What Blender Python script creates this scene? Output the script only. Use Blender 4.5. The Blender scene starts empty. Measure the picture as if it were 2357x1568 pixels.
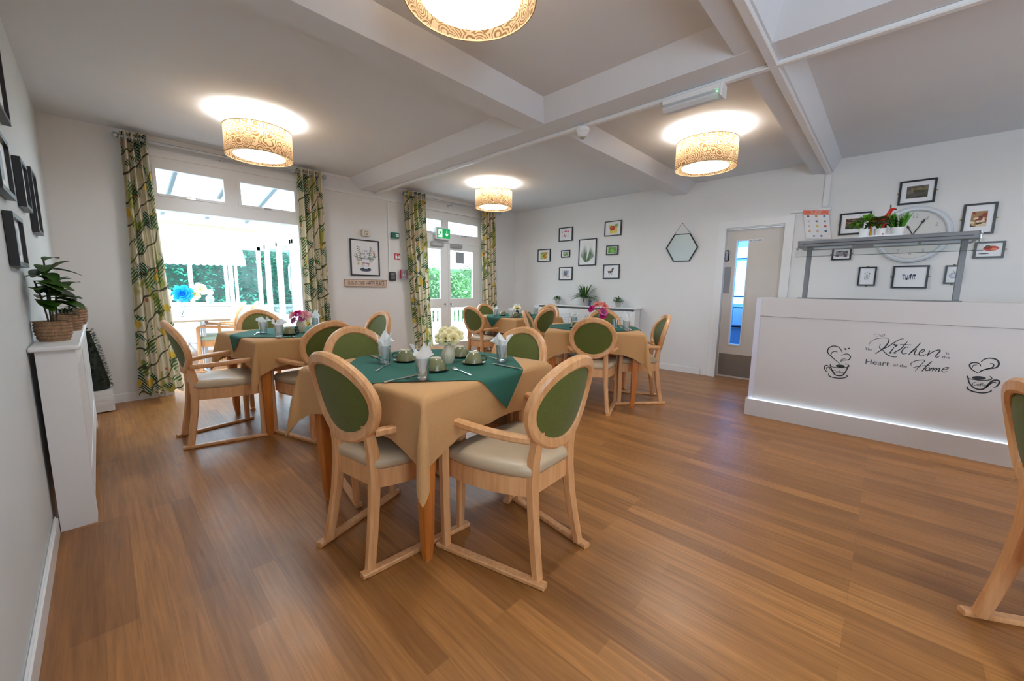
import bpy, math, random
from mathutils import Vector, Matrix
random.seed(7)
scene = bpy.context.scene
COL = scene.collection
PI = math.pi

# ------------------------------------------------------------------ camera
cam_d = bpy.data.cameras.new('camera'); cam = bpy.data.objects.new('camera', cam_d); COL.objects.link(cam)
_y, _p, _r = math.radians(43.639), math.radians(-7.665), math.radians(0.708)
_f = Vector((math.cos(_p)*math.cos(_y), math.cos(_p)*math.sin(_y), math.sin(_p)))
_rt = Vector((math.sin(_y), -math.cos(_y), 0)); _up = _rt.cross(_f)
_rt, _up = _rt*math.cos(_r)+_up*math.sin(_r), _up*math.cos(_r)-_rt*math.sin(_r)
_m = Matrix((_rt, _up, -_f)).transposed().to_4x4(); _m.translation = (0, 0, 1.2)
cam.matrix_world = _m
cam_d.sensor_width = 36; cam_d.sensor_fit = 'HORIZONTAL'; cam_d.lens = 902.7/2357*36
cam_d.clip_start = 0.02
scene.camera = cam

# ------------------------------------------------------------------ sky, exposure
world = bpy.data.worlds.new('sky'); scene.world = world; world.use_nodes = True
bg = world.node_tree.nodes['Background']
bg.inputs[0].default_value = (0.65, 0.83, 1.0, 1); bg.inputs[1].default_value = 9
scene.view_settings.view_transform = 'Standard'; scene.view_settings.look = 'None'
scene.view_settings.gamma = 1; scene.view_settings.use_curve_mapping = False
scene.view_settings.exposure = 0.55
scene.cycles.use_denoising = True
scene.cycles.max_bounces = 10; scene.cycles.diffuse_bounces = 5; scene.cycles.glossy_bounces = 4
scene.cycles.transparent_max_bounces = 16; scene.cycles.transmission_bounces = 6
scene.cycles.sample_clamp_indirect = 6.0
scene.cycles.caustics_reflective = False; scene.cycles.caustics_refractive = False

def portal(name, loc, rot, sx, sy):          # openings guide the sky's light; a portal gives off none of its own
    d = bpy.data.lights.new(name, 'AREA'); d.shape = 'RECTANGLE'; d.size = sx; d.size_y = sy
    d.cycles.is_portal = True
    o = bpy.data.objects.new(name, d); o.location = loc; o.rotation_euler = rot; COL.objects.link(o)
portal('daylight_portal', (1.15, 5.75, 1.25), (-PI/2, 0, 0), 1.5, 2.4)
portal('daylight_portal', (4.2, 5.75, 1.25), (-PI/2, 0, 0), 1.5, 2.4)
portal('daylight_portal', (-.35, -1.75, 1.5), (0, -PI/2, 0), 1.4, 1.7)

# ------------------------------------------------------------------ room measures (metres)
FX, WY, LX, CZ = 5.857, 5.528, -0.248, 2.671     # far wall, window wall, left wall, ceiling
BY = -3.2                                        # back wall
BZ = 2.543                                       # underside of the beams

# ------------------------------------------------------------------ materials
def S(r, g, b):
    def c(v):
        v /= 255.0
        return v/12.92 if v <= .04045 else ((v+.055)/1.055)**2.4
    return (c(r), c(g), c(b))
_mats = {}
def base_mat(name):
    m = bpy.data.materials.new(name); m.use_nodes = True
    nt = m.node_tree
    return m, nt, nt.nodes['Principled BSDF'], nt.nodes, nt.links
def mat(name, col, rough=.5, metal=0, noise=0, nscale=20, bump=0, bscale=60, spec=.5, emit=None, es=1, sheen=0):
    if name in _mats: return _mats[name]
    m, nt, b, N, Lk = base_mat(name)
    b.inputs['Base Color'].default_value = (*col, 1)
    b.inputs['Roughness'].default_value = rough; b.inputs['Metallic'].default_value = metal
    b.inputs['Specular IOR Level'].default_value = spec
    if sheen: b.inputs['Sheen Weight'].default_value = sheen
    tc = N.new('ShaderNodeTexCoord')
    if noise:
        n = N.new('ShaderNodeTexNoise'); n.inputs['Scale'].default_value = nscale; n.inputs['Detail'].default_value = 4
        Lk.new(tc.outputs['Object'], n.inputs['Vector'])
        r = N.new('ShaderNodeValToRGB')
        r.color_ramp.elements[0].position = .3; r.color_ramp.elements[1].position = .7
        r.color_ramp.elements[0].color = (*[c*(1-noise) for c in col], 1)
        r.color_ramp.elements[1].color = (*[min(1, c*(1+noise)) for c in col], 1)
        Lk.new(n.outputs['Fac'], r.inputs[0]); Lk.new(r.outputs[0], b.inputs['Base Color'])
    if bump:
        n2 = N.new('ShaderNodeTexNoise'); n2.inputs['Scale'].default_value = bscale
        Lk.new(tc.outputs['Object'], n2.inputs['Vector'])
        bp = N.new('ShaderNodeBump'); bp.inputs['Strength'].default_value = bump; bp.inputs['Distance'].default_value = .01
        Lk.new(n2.outputs['Fac'], bp.inputs['Height']); Lk.new(bp.outputs[0], b.inputs['Normal'])
    if emit:
        b.inputs['Emission Color'].default_value = (*emit, 1); b.inputs['Emission Strength'].default_value = es
    _mats[name] = m
    return m
def cm(r, g, b, rough=.6):
    return mat('paint_%d_%d_%d' % (r, g, b), S(r, g, b), rough)

def wood_mat(name, c1, c2, rough=.38, stretch=(40, 40, 3)):
    if name in _mats: return _mats[name]
    m, nt, b, N, Lk = base_mat(name)
    tc = N.new('ShaderNodeTexCoord'); mp = N.new('ShaderNodeMapping'); mp.inputs['Scale'].default_value = stretch
    n = N.new('ShaderNodeTexNoise'); n.inputs['Scale'].default_value = 1.3; n.inputs['Detail'].default_value = 5; n.inputs['Distortion'].default_value = .4
    r = N.new('ShaderNodeValToRGB'); r.color_ramp.elements[0].position = .32; r.color_ramp.elements[1].position = .68
    r.color_ramp.elements[0].color = (*c1, 1); r.color_ramp.elements[1].color = (*c2, 1)
    Lk.new(tc.outputs['Object'], mp.inputs[0]); Lk.new(mp.outputs[0], n.inputs['Vector'])
    Lk.new(n.outputs['Fac'], r.inputs[0]); Lk.new(r.outputs[0], b.inputs['Base Color'])
    b.inputs['Roughness'].default_value = rough
    b.inputs['Coat Weight'].default_value = .15; b.inputs['Coat Roughness'].default_value = .25
    _mats[name] = m
    return m

def floor_mat():
    m, nt, b, N, Lk = base_mat('oak_effect_vinyl_planks')
    tc = N.new('ShaderNodeTexCoord'); sp = N.new('ShaderNodeSeparateXYZ'); cb = N.new('ShaderNodeCombineXYZ')
    Lk.new(tc.outputs['Object'], sp.inputs[0]); Lk.new(sp.outputs[1], cb.inputs[0]); Lk.new(sp.outputs[0], cb.inputs[1])
    def brick(rw, rh, c1, c2, mortar, ms):
        k = N.new('ShaderNodeTexBrick'); k.inputs['Scale'].default_value = 1
        k.inputs['Brick Width'].default_value = rw; k.inputs['Row Height'].default_value = rh
        k.inputs['Mortar Size'].default_value = ms; k.inputs['Mortar Smooth'].default_value = .3; k.inputs['Bias'].default_value = 0
        k.inputs['Color1'].default_value = (*c1, 1); k.inputs['Color2'].default_value = (*c2, 1); k.inputs['Mortar'].default_value = (*mortar, 1)
        k.offset = .37; k.offset_frequency = 3
        Lk.new(cb.outputs[0], k.inputs['Vector'])
        return k
    k1 = brick(.92, .086, (.43, .185, .050), (.26, .106, .027), (.25, .10, .026), .0005)
    mp = N.new('ShaderNodeMapping'); mp.inputs['Scale'].default_value = (1.6, 38, 1); Lk.new(cb.outputs[0], mp.inputs[0])
    n = N.new('ShaderNodeTexNoise'); n.inputs['Scale'].default_value = 1.6; n.inputs['Detail'].default_value = 7; n.inputs['Roughness'].default_value = .62; n.inputs['Distortion'].default_value = .6
    Lk.new(mp.outputs[0], n.inputs['Vector'])
    r = N.new('ShaderNodeValToRGB'); r.color_ramp.elements[0].position = .30; r.color_ramp.elements[1].position = .72
    r.color_ramp.elements[0].color = (.66, .63, .60, 1); r.color_ramp.elements[1].color = (1.18, 1.18, 1.18, 1)
    Lk.new(n.outputs['Fac'], r.inputs[0])
    mx = N.new('ShaderNodeMixRGB'); mx.blend_type = 'MULTIPLY'; mx.inputs[0].default_value = 1
    Lk.new(k1.outputs['Color'], mx.inputs[1]); Lk.new(r.outputs[0], mx.inputs[2]); Lk.new(mx.outputs[0], b.inputs['Base Color'])
    b.inputs['Roughness'].default_value = .36; b.inputs['Specular IOR Level'].default_value = .5
    n3 = N.new('ShaderNodeTexNoise'); n3.inputs['Scale'].default_value = 9; Lk.new(tc.outputs['Object'], n3.inputs['Vector'])
    mr = N.new('ShaderNodeMapRange'); mr.inputs[3].default_value = .30; mr.inputs[4].default_value = .44
    Lk.new(n3.outputs['Fac'], mr.inputs[0]); Lk.new(mr.outputs[0], b.inputs['Roughness'])
    return m

def curtain_mat():
    m, nt, b, N, Lk = base_mat('tropical_print_curtain')
    uv = N.new('ShaderNodeUVMap'); uv.uv_map = 'uv'
    def mapping(sx, sy, rot=0):
        mp = N.new('ShaderNodeMapping'); mp.inputs['Scale'].default_value = (sx, sy, 1); mp.inputs['Rotation'].default_value = (0, 0, rot)
        Lk.new(uv.outputs[0], mp.inputs[0]); return mp
    def noise(mp, sc, det=2, dist=0):
        n = N.new('ShaderNodeTexNoise'); n.inputs['Scale'].default_value = sc; n.inputs['Detail'].default_value = det; n.inputs['Distortion'].default_value = dist
        Lk.new(mp.outputs[0], n.inputs['Vector']); return n
    def vor(mp, sc, rnd=1):
        v = N.new('ShaderNodeTexVoronoi'); v.inputs['Scale'].default_value = sc; v.inputs['Randomness'].default_value = rnd
        Lk.new(mp.outputs[0], v.inputs['Vector']); return v
    def step(sock, lo, hi):
        r = N.new('ShaderNodeMapRange'); r.inputs[1].default_value = lo; r.inputs[2].default_value = hi; r.clamp = True
        Lk.new(sock, r.inputs[0]); return r.outputs[0]
    def mul(a, c):
        k = N.new('ShaderNodeMath'); k.operation = 'MULTIPLY'; Lk.new(a, k.inputs[0]); Lk.new(c, k.inputs[1]); return k.outputs[0]
    cur = None
    def over(col, fac):
        nonlocal cur
        x = N.new('ShaderNodeMixRGB'); Lk.new(fac, x.inputs[0]); x.inputs[2].default_value = (*col, 1)
        if isinstance(cur, tuple): x.inputs[1].default_value = (*cur, 1)
        else: Lk.new(cur, x.inputs[1])
        cur = x.outputs[0]
    cur = S(232, 220, 196)
    A = mapping(1, 1)
    # pale bamboo poles with darker joints
    w = N.new('ShaderNodeTexWave'); w.wave_type = 'BANDS'; w.bands_direction = 'X'; w.inputs['Scale'].default_value = 3.2; w.inputs['Distortion'].default_value = .5; w.inputs['Detail'].default_value = 1
    Lk.new(A.outputs[0], w.inputs['Vector'])
    over(S(206, 190, 150), step(w.outputs['Fac'], .80, .95))
    # soft olive leaves, then fern and teal leaves split into angled fingers
    over(S(176, 172, 92), step(noise(mapping(7, 3.2, .35), 1, 1, .8).outputs['Fac'], .60, .63))
    fing = N.new('ShaderNodeTexWave'); fing.inputs['Scale'].default_value = 8; fing.inputs['Distortion'].default_value = 1.6; fing.inputs['Detail Scale'].default_value = 1.2
    Lk.new(mapping(1.4, 1.4, .9).outputs[0], fing.inputs['Vector'])
    over(S(88, 122, 66), mul(step(noise(mapping(7, 4.4, -.5), 1, 1, .5).outputs['Fac'], .575, .61), step(fing.outputs['Fac'], .3, .5)))
    fing2 = N.new('ShaderNodeTexWave'); fing2.inputs['Scale'].default_value = 10; fing2.inputs['Distortion'].default_value = 2
    Lk.new(mapping(1.2, 1.6, -.7).outputs[0], fing2.inputs['Vector'])
    n4 = noise(mapping(6, 5, .2), 1.1, 1, .4); s4 = N.new('ShaderNodeSeparateColor'); Lk.new(n4.outputs['Color'], s4.inputs[0])
    over(S(38, 92, 78), mul(step(s4.outputs[1], .59, .63), step(fing2.outputs['Fac'], .25, .5)))
    st = N.new('ShaderNodeTexWave'); st.inputs['Scale'].default_value = 1.6; st.inputs['Distortion'].default_value = 8; st.inputs['Detail'].default_value = 2
    Lk.new(mapping(1.5, 1.0, 1.2).outputs[0], st.inputs['Vector'])
    over(S(92, 92, 66), step(st.outputs['Fac'], .97, .99))
    v = vor(mapping(1, 1), 4.2)
    over(S(226, 190, 80), step(v.outputs['Distance'], .22, .17))
    v2 = vor(mapping(1, 1, .3), 5)
    over(S(210, 124, 84), step(v2.outputs['Distance'], .12, .08))
    Lk.new(cur, b.inputs['Base Color'])
    b.inputs['Roughness'].default_value = .85; b.inputs['Specular IOR Level'].default_value = .15
    tr = N.new('ShaderNodeBsdfTranslucent'); Lk.new(cur, tr.inputs[0])
    mx = N.new('ShaderNodeMixShader'); mx.inputs[0].default_value = .22
    out = N['Material Output']
    Lk.new(b.outputs[0], mx.inputs[1]); Lk.new(tr.outputs[0], mx.inputs[2]); Lk.new(mx.outputs[0], out.inputs[0])
    return m

def clear_mat(name, tint=(1, 1, 1), gloss=.12, rough=.02, opaque=0, body=(.8, .9, 1)):
    if name in _mats: return _mats[name]
    m, nt, b, N, Lk = base_mat(name)
    out = N['Material Output']; N.remove(b)
    t = N.new('ShaderNodeBsdfTransparent'); t.inputs[0].default_value = (*tint, 1)
    g = N.new('ShaderNodeBsdfGlossy'); g.inputs['Roughness'].default_value = rough
    lw = N.new('ShaderNodeLayerWeight'); lw.inputs[0].default_value = .35
    mr = N.new('ShaderNodeMapRange'); mr.inputs[3].default_value = gloss*.35; mr.inputs[4].default_value = min(1, gloss*5)
    Lk.new(lw.outputs['Facing'], mr.inputs[0])
    mx = N.new('ShaderNodeMixShader'); Lk.new(mr.outputs[0], mx.inputs[0]); Lk.new(t.outputs[0], mx.inputs[1]); Lk.new(g.outputs[0], mx.inputs[2])
    last = mx.outputs[0]
    if opaque:
        d = N.new('ShaderNodeBsdfDiffuse'); d.inputs[0].default_value = (*body, 1)
        m2 = N.new('ShaderNodeMixShader'); m2.inputs[0].default_value = opaque
        Lk.new(last, m2.inputs[1]); Lk.new(d.outputs[0], m2.inputs[2]); last = m2.outputs[0]
    Lk.new(last, out.inputs[0])
    _mats[name] = m
    return m

def translucent_mat(name, col, k=.6, rough=.6):
    if name in _mats: return _mats[name]
    m, nt, b, N, Lk = base_mat(name)
    b.inputs['Base Color'].default_value = (*col, 1); b.inputs['Roughness'].default_value = rough; b.inputs['Specular IOR Level'].default_value = .2
    t = N.new('ShaderNodeBsdfTranslucent'); t.inputs[0].default_value = (*col, 1)
    mx = N.new('ShaderNodeMixShader'); mx.inputs[0].default_value = k
    Lk.new(b.outputs[0], mx.inputs[1]); Lk.new(t.outputs[0], mx.inputs[2]); Lk.new(mx.outputs[0], N['Material Output'].inputs[0])
    _mats[name] = m
    return m

def shade_mat():
    m, nt, b, N, Lk = base_mat('rosette_lamp_shade')
    uv = N.new('ShaderNodeUVMap'); uv.uv_map = 'uv'
    v = N.new('ShaderNodeTexVoronoi'); v.inputs['Scale'].default_value = 14; v.inputs['Randomness'].default_value = .75
    ns = N.new('ShaderNodeTexNoise'); ns.inputs['Scale'].default_value = 20; Lk.new(uv.outputs[0], ns.inputs['Vector'])
    va = N.new('ShaderNodeVectorMath'); va.operation = 'MULTIPLY_ADD'; va.inputs[1].default_value = (.02, .02, 0)
    Lk.new(ns.outputs['Color'], va.inputs[0]); Lk.new(uv.outputs[0], va.inputs[2]); Lk.new(va.outputs[0], v.inputs['Vector'])
    k = N.new('ShaderNodeMath'); k.operation = 'MULTIPLY'; k.inputs[1].default_value = 42; Lk.new(v.outputs['Distance'], k.inputs[0])
    s = N.new('ShaderNodeMath'); s.operation = 'SINE'; Lk.new(k.outputs[0], s.inputs[0])
    r = N.new('ShaderNodeValToRGB'); e = r.color_ramp.elements
    e[0].position = .28; e[0].color = (*S(150, 112, 66), 1); e[1].position = .42; e[1].color = (*S(236, 204, 164), 1)
    mr = N.new('ShaderNodeMapRange'); mr.inputs[1].default_value = -1; mr.inputs[2].default_value = 1
    Lk.new(s.outputs[0], mr.inputs[0]); Lk.new(mr.outputs[0], r.inputs[0])
    Lk.new(r.outputs[0], b.inputs['Base Color']); b.inputs['Roughness'].default_value = .8
    Lk.new(r.outputs[0], b.inputs['Emission Color']); b.inputs['Emission Strength'].default_value = .22
    t = N.new('ShaderNodeBsdfTranslucent'); Lk.new(r.outputs[0], t.inputs[0])
    mx = N.new('ShaderNodeMixShader'); mx.inputs[0].default_value = .35
    Lk.new(b.outputs[0], mx.inputs[1]); Lk.new(t.outputs[0], mx.inputs[2]); Lk.new(mx.outputs[0], N['Material Output'].inputs[0])
    return m

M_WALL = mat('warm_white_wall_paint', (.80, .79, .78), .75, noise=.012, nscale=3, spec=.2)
M_WALL_DIM = mat('dim_cast_wall_paint', (.66, .69, .70), .75, noise=.012, nscale=3, spec=.2)  # wall white darkened and cooled, standing in for dimmer light on this side
M_CEIL = mat('cool_cast_ceiling_paint', (.765, .79, .835), .85, noise=.01, nscale=3, spec=.15)  # white paint tinted blue to stand in for cool light on the ceiling
M_TRIM = mat('white_gloss_trim', (.82, .82, .82), .35)
M_UPVC = mat('white_upvc', (.86, .87, .88), .3)
M_FLOOR = floor_mat()
M_BEECH = wood_mat('beech_wood', S(205, 146, 94), S(222, 168, 116))
M_OAK = wood_mat('orange_oak', S(176, 98, 36), S(200, 122, 52))
M_OLIVE = mat('olive_green_upholstery', S(86, 92, 24), .7, noise=.22, nscale=260, bump=.25, bscale=500, sheen=.1)
M_SEAT = mat('taupe_vinyl', S(188, 166, 136), .42, noise=.05, nscale=6)
M_PALE = mat('pale_mint_upholstery', S(176, 206, 176), .7)
M_CLOTH = mat('tan_tablecloth', S(195, 148, 98), .85, noise=.06, nscale=220, bump=.12, bscale=300, spec=.15, sheen=.1)
M_TEAL = mat('teal_cloth', S(50, 98, 84), .8, noise=.05, nscale=240, spec=.2)
M_CUP = mat('sage_stoneware', S(116, 114, 78), .22, noise=.04, nscale=30)
M_CUPD = mat('dark_sage_stoneware', S(70, 68, 46), .25)
M_FOOT = mat('unglazed_foot', S(196, 186, 164), .6)
M_STEEL = mat('polished_steel', (.75, .76, .78), .18, 1)
M_BRUSH = mat('brushed_steel', (.52, .53, .55), .42, 1, noise=.08, nscale=60)
M_GREYP = mat('grey_powder_coat', S(112, 114, 118), .4)
M_CHROME = mat('chrome', (.8, .8, .82), .1, 1)
M_BLACK = mat('black_frame', (.012, .012, .014), .35)
M_BOARD = mat('white_mount_board', (.86, .86, .88), .6)
M_BRASS = mat('brass', S(190, 150, 70), .3, 1)
M_GLASS = clear_mat('tumbler_glass', (.95, .97, .98), .22)
M_PANE = clear_mat('window_pane', (.97, .99, 1), .06)
M_SNEEZE = clear_mat('toughened_glass', (.93, .96, .96), .10)
M_NAPKIN = translucent_mat('white_paper_napkin', (.88, .88, .87), .35)
M_CURTAIN = curtain_mat()
M_SHADE = shade_mat()
M_DIFF = mat('glowing_lamp_diffuser', (.9, .88, .8), .6, emit=(.90, .96, 1), es=23)
M_LEAF = mat('glossy_green_leaf', S(46, 84, 16), .35, noise=.35, nscale=14)
M_LEAFD = mat('dark_green_leaf', S(30, 56, 22), .5, noise=.3, nscale=40)
M_FERN = mat('fern_green', S(62, 104, 46), .5, noise=.3, nscale=40)
M_LEAFL = mat('fresh_green_leaf', S(96, 150, 30), .5, noise=.3, nscale=40)
M_STEM = mat('plant_stem', S(70, 60, 36), .7)
M_WHITEP = mat('white_ceramic', (.85, .85, .85), .3)
# ------------------------------------------------------------------ mesh helpers
class MB:
    def __init__(s): s.v = []; s.f = []; s.m = []; s.uv = []
    def add(s, verts, faces, mi=0, uvs=None):
        b = len(s.v); s.v += [tuple(p) for p in verts]; s.uv += (uvs if uvs else [(0, 0)]*len(verts))
        for q in faces: s.f.append(tuple(b+i for i in q)); s.m.append(mi)
        return s
    def box(s, x0, x1, y0, y1, z0, z1, mi=0, M=None):
        p = [(x, y, z) for z in (z0, z1) for y in (y0, y1) for x in (x0, x1)]
        if M is not None: p = [M @ Vector(q) for q in p]
        return s.add(p, [(0, 2, 3, 1), (4, 5, 7, 6), (0, 1, 5, 4), (2, 6, 7, 3), (0, 4, 6, 2), (1, 3, 7, 5)], mi)
    def rbox(s, x0, x1, y0, y1, z0, z1, c=.004, mi=0):       # box with chamfered edges
        P = []; 
        for z, k in ((z0, c), (z0+c, 0), (z1-c, 0), (z1, c)):
            P.append([(x0+k+c*(k == 0), y0+k, z), (x1-k-c*(k == 0), y0+k, z), (x1-k, y0+k+c*(k == 0), z), (x1-k, y1-k-c*(k == 0), z),
                      (x1-k-c*(k == 0), y1-k, z), (x0+k+c*(k == 0), y1-k, z), (x0+k, y1-k-c*(k == 0), z), (x0+k, y0+k+c*(k == 0), z)])
        return s.loft(P, mi)
    def loft(s, rings, mi=0, closed=True, cap=True):
        n = len(rings[0]); v = [p for r in rings for p in r]; f = []
        for i in range(len(rings)-1):
            for j in range(n if closed else n-1):
                k = (j+1) % n
                f.append((i*n+j, i*n+k, (i+1)*n+k, (i+1)*n+j))
        if cap and closed:
            f.append(tuple(range(n-1, -1, -1))); f.append(tuple((len(rings)-1)*n+j for j in range(n)))
        return s.add(v, f, mi)
    def lathe(s, prof, n=24, c=(0, 0, 0), mi=0, cap0=True, cap1=True, uvR=None, ribs=0, ribk=0):
        v = []; f = []; uvs = []
        for r, z in prof:
            for j in range(n + (1 if uvR else 0)):
                a = 2*PI*j/n
                rr = r*(1+ribk*math.cos(ribs*a)) if ribs else r
                v.append((c[0]+rr*math.cos(a), c[1]+rr*math.sin(a), c[2]+z)); uvs.append((a*(uvR or 1), z))
        w = n+(1 if uvR else 0)
        for i in range(len(prof)-1):
            for j in range(n):
                k = j+1 if uvR else (j+1) % n
                f.append((i*w+j, i*w+k, (i+1)*w+k, (i+1)*w+j))
        if not uvR:
            if cap0: f.append(tuple(range(n-1, -1, -1)))
            if cap1: f.append(tuple((len(prof)-1)*w+j for j in range(n)))
        return s.add(v, f, mi, uvs)
    def sweep(s, path, w, h, ref=(0, 0, 1), ch=.22, scales=None, mi=0, closed=False, nrm=None):
        # rectangular bar with chamfered corners along a path; w along the side, h along ref
        c = ch*min(w, h); a, b = w/2, h/2
        sec = [(-a+c, -b), (a-c, -b), (a, -b+c), (a, b-c), (a-c, b), (-a+c, b), (-a, b-c), (-a, -b+c)]
        P = [Vector(p) for p in path]; n = len(P); rings = []
        for i, p in enumerate(P):
            t = (P[(i+1) % n]-P[i-1]) if closed else (P[min(i+1, n-1)]-P[max(i-1, 0)])
            t.normalize(); r = Vector(nrm[i] if nrm else ref); u = (r-t*r.dot(t)).normalized(); sd = t.cross(u)
            k = scales[i] if scales else 1
            if not isinstance(k, tuple): k = (k, k)
            rings.append([p+sd*(x*k[0])+u*(y*k[1]) for x, y in sec])
        if closed: rings.append(rings[0]); return s.loft(rings, mi, True, False)
        return s.loft(rings, mi)
    def tube(s, path, r, n=8, mi=0, closed=False, radii=None):
        P = [Vector(p) for p in path]; m = len(P); rings = []; prev = None
        for i, p in enumerate(P):
            t = (P[(i+1) % m]-P[i-1]) if closed else (P[min(i+1, m-1)]-P[max(i-1, 0)])
            t.normalize()
            if prev is None: prev = Vector((0, 0, 1)) if abs(t.z) < .9 else Vector((1, 0, 0))
            u = (prev-t*prev.dot(t)).normalized(); prev = u; w = t.cross(u); rr = radii[i] if radii else r
            rings.append([p+(u*math.cos(2*PI*k/n)+w*math.sin(2*PI*k/n))*rr for k in range(n)])
        if closed: rings.append(rings[0]); return s.loft(rings, mi, True, False)
        return s.loft(rings, mi)
    def prism(s, poly, y0, y1, mi=0):          # polygon in local x,z pushed from y0 to y1
        n = len(poly)
        return s.add([(x, y0, z) for x, z in poly]+[(x, y1, z) for x, z in poly],
                     [tuple(range(n)), tuple(range(2*n-1, n-1, -1))]+[(i, i+n, (i+1) % n+n, (i+1) % n) for i in range(n)], mi)
    def sphere(s, c, rx, ry=None, rz=None, n=12, m=8, mi=0):
        ry = ry or rx; rz = rz or rx
        v = [(c[0], c[1], c[2]-rz)]
        for i in range(1, m):
            a = -PI/2+PI*i/m
            v += [(c[0]+rx*math.cos(a)*math.cos(2*PI*j/n), c[1]+ry*math.cos(a)*math.sin(2*PI*j/n), c[2]+rz*math.sin(a)) for j in range(n)]
        v.append((c[0], c[1], c[2]+rz)); f = []
        for j in range(n):
            k = (j+1) % n; f.append((0, 1+k, 1+j)); f.append((len(v)-1, 1+(m-2)*n+j, 1+(m-2)*n+k))
            for i in range(m-2): f.append((1+i*n+j, 1+i*n+k, 1+(i+1)*n+k, 1+(i+1)*n+j))
        return s.add(v, f, mi)
    def leaf(s, base, d, ln, wd, up=(0, 0, 1), droop=.3, fold=.15, mi=0, seg=4):
        d = Vector(d).normalized(); up = Vector(up); sd = d.cross(up)
        if sd.length < 1e-3: sd = Vector((1, 0, 0))
        sd.normalize(); nn = sd.cross(d); p0 = Vector(base); v = []; f = []
        for i in range(seg+1):
            t = i/seg; w = wd*.5*(math.sin(PI*min(1, t*.92+.04))**.8); q = p0+d*(ln*t)-Vector((0, 0, 1))*(droop*ln*t*t)
            v += [q-sd*w+nn*(w*fold*2), q, q+sd*w+nn*(w*fold*2)]
        for i in range(seg):
            a = i*3; f += [(a, a+1, a+4, a+3), (a+1, a+2, a+5, a+4)]
        return s.add(v, f, mi)
    def build(s, name, mats, parent=None, smooth=38, loc=None, rotz=0):
        me = bpy.data.meshes.new(name); me.from_pydata(s.v, [], s.f)
        for m in (mats if isinstance(mats, (list, tuple)) else [mats]): me.materials.append(m)
        me.polygons.foreach_set('material_index', s.m)
        if any(u != (0, 0) for u in s.uv):
            l = me.uv_layers.new(name='uv')
            for lp in me.loops: l.data[lp.index].uv = s.uv[lp.vertex_index]
        if smooth:
            me.polygons.foreach_set('use_smooth', [True]*len(me.polygons)); me.set_sharp_from_angle(angle=math.radians(smooth))
        me.update()
        o = bpy.data.objects.new(name, me); COL.objects.link(o)
        if parent: o.parent = parent
        if loc is not None: o.location = loc
        if rotz: o.rotation_euler = (0, 0, rotz)
        return o

def tag(o, label, cat, group=None, kind=None):
    o['label'] = label; o['category'] = cat
    if group: o['group'] = group
    if kind: o['kind'] = kind
    return o
def thing(name, label, cat, loc=(0, 0, 0), rotz=0, group=None):
    o = bpy.data.objects.new(name, None); o.empty_display_size = .05; COL.objects.link(o)
    o.location = loc; o.rotation_euler = (0, 0, rotz)
    return tag(o, label, cat, group)
def struct(name, mb, m, label, cat, **k):
    return tag(mb.build(name, m, **k), label, cat, kind='structure')
def copy_tree(o, parent=None):
    c = o.copy(); COL.objects.link(c)
    if parent: c.parent = parent
    for ch in [x for x in bpy.data.objects if x.parent == o]: copy_tree(ch, c)
    return c
def text_mb(mb, body, size, x, z, y=0, align='LEFT', sx=1, shear=0, rot=0, mi=0, depth=0):
    cu = bpy.data.curves.new('lettering', 'FONT'); cu.body = body; cu.size = size; cu.align_x = align; cu.shear = shear; cu.extrude = depth
    cu.resolution_u = 3
    o = bpy.data.objects.new('lettering', cu); COL.objects.link(o); bpy.context.view_layer.update()
    me = bpy.data.meshes.new_from_object(o.evaluated_get(bpy.context.evaluated_depsgraph_get()))
    ca, sa = math.cos(rot), math.sin(rot)
    mb.add([(x+(p.co.x*sx*ca-p.co.y*sa), y-p.co.z, z+(p.co.x*sx*sa+p.co.y*ca)) for p in me.vertices], [tuple(p.vertices) for p in me.polygons], mi)
    bpy.data.objects.remove(o); bpy.data.curves.remove(cu); bpy.data.meshes.remove(me)
def smooth_path(pts, n=5):
    P = [Vector((p[0], p[1])) for p in pts]; out = []
    for i in range(len(P)-1):
        a = P[max(i-1, 0)]; b = P[i]; c = P[i+1]; d = P[min(i+2, len(P)-1)]
        for k in range(n):
            t = k/n
            out.append(.5*((2*b)+(c-a)*t+(2*a-5*b+4*c-d)*t*t+(3*b-a-3*c+d)*t**3))
    out.append(P[-1]); return out
def ribbon(mb, pts, w, y, mi=0, taper=True):
    P = smooth_path(pts); n = len(P); v = []; f = []
    for i, p in enumerate(P):
        t = (P[min(i+1, n-1)]-P[max(i-1, 0)]).normalized(); s = Vector((-t.y, t.x))
        k = w*.5*((.35+.65*math.sin(PI*(i+.5)/n)**.6) if taper else 1)
        a = p+s*k; b = p-s*k; v += [(a.x, y, a.y), (b.x, y, b.y)]
        if i: f.append((2*i-2, 2*i-1, 2*i+1, 2*i))
    mb.add(v, f, mi)
def flat(mb, poly, y, mi=0):
    mb.add([(x, y, z) for x, z in poly], [tuple(range(len(poly)))], mi)
def ell(cx, cz, rx, rz, n=16, rot=0):
    c, s = math.cos(rot), math.sin(rot)
    return [(cx+rx*math.cos(2*PI*i/n)*c-rz*math.sin(2*PI*i/n)*s, cz+rx*math.cos(2*PI*i/n)*s+rz*math.sin(2*PI*i/n)*c) for i in range(n)]
def rect(x0, x1, z0, z1): return [(x0, z0), (x1, z0), (x1, z1), (x0, z1)]
ON_WINDOW, ON_FAR, ON_LEFT = 0, -PI/2, PI/2     # turn that lays a thing built facing -Y on that wall

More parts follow.
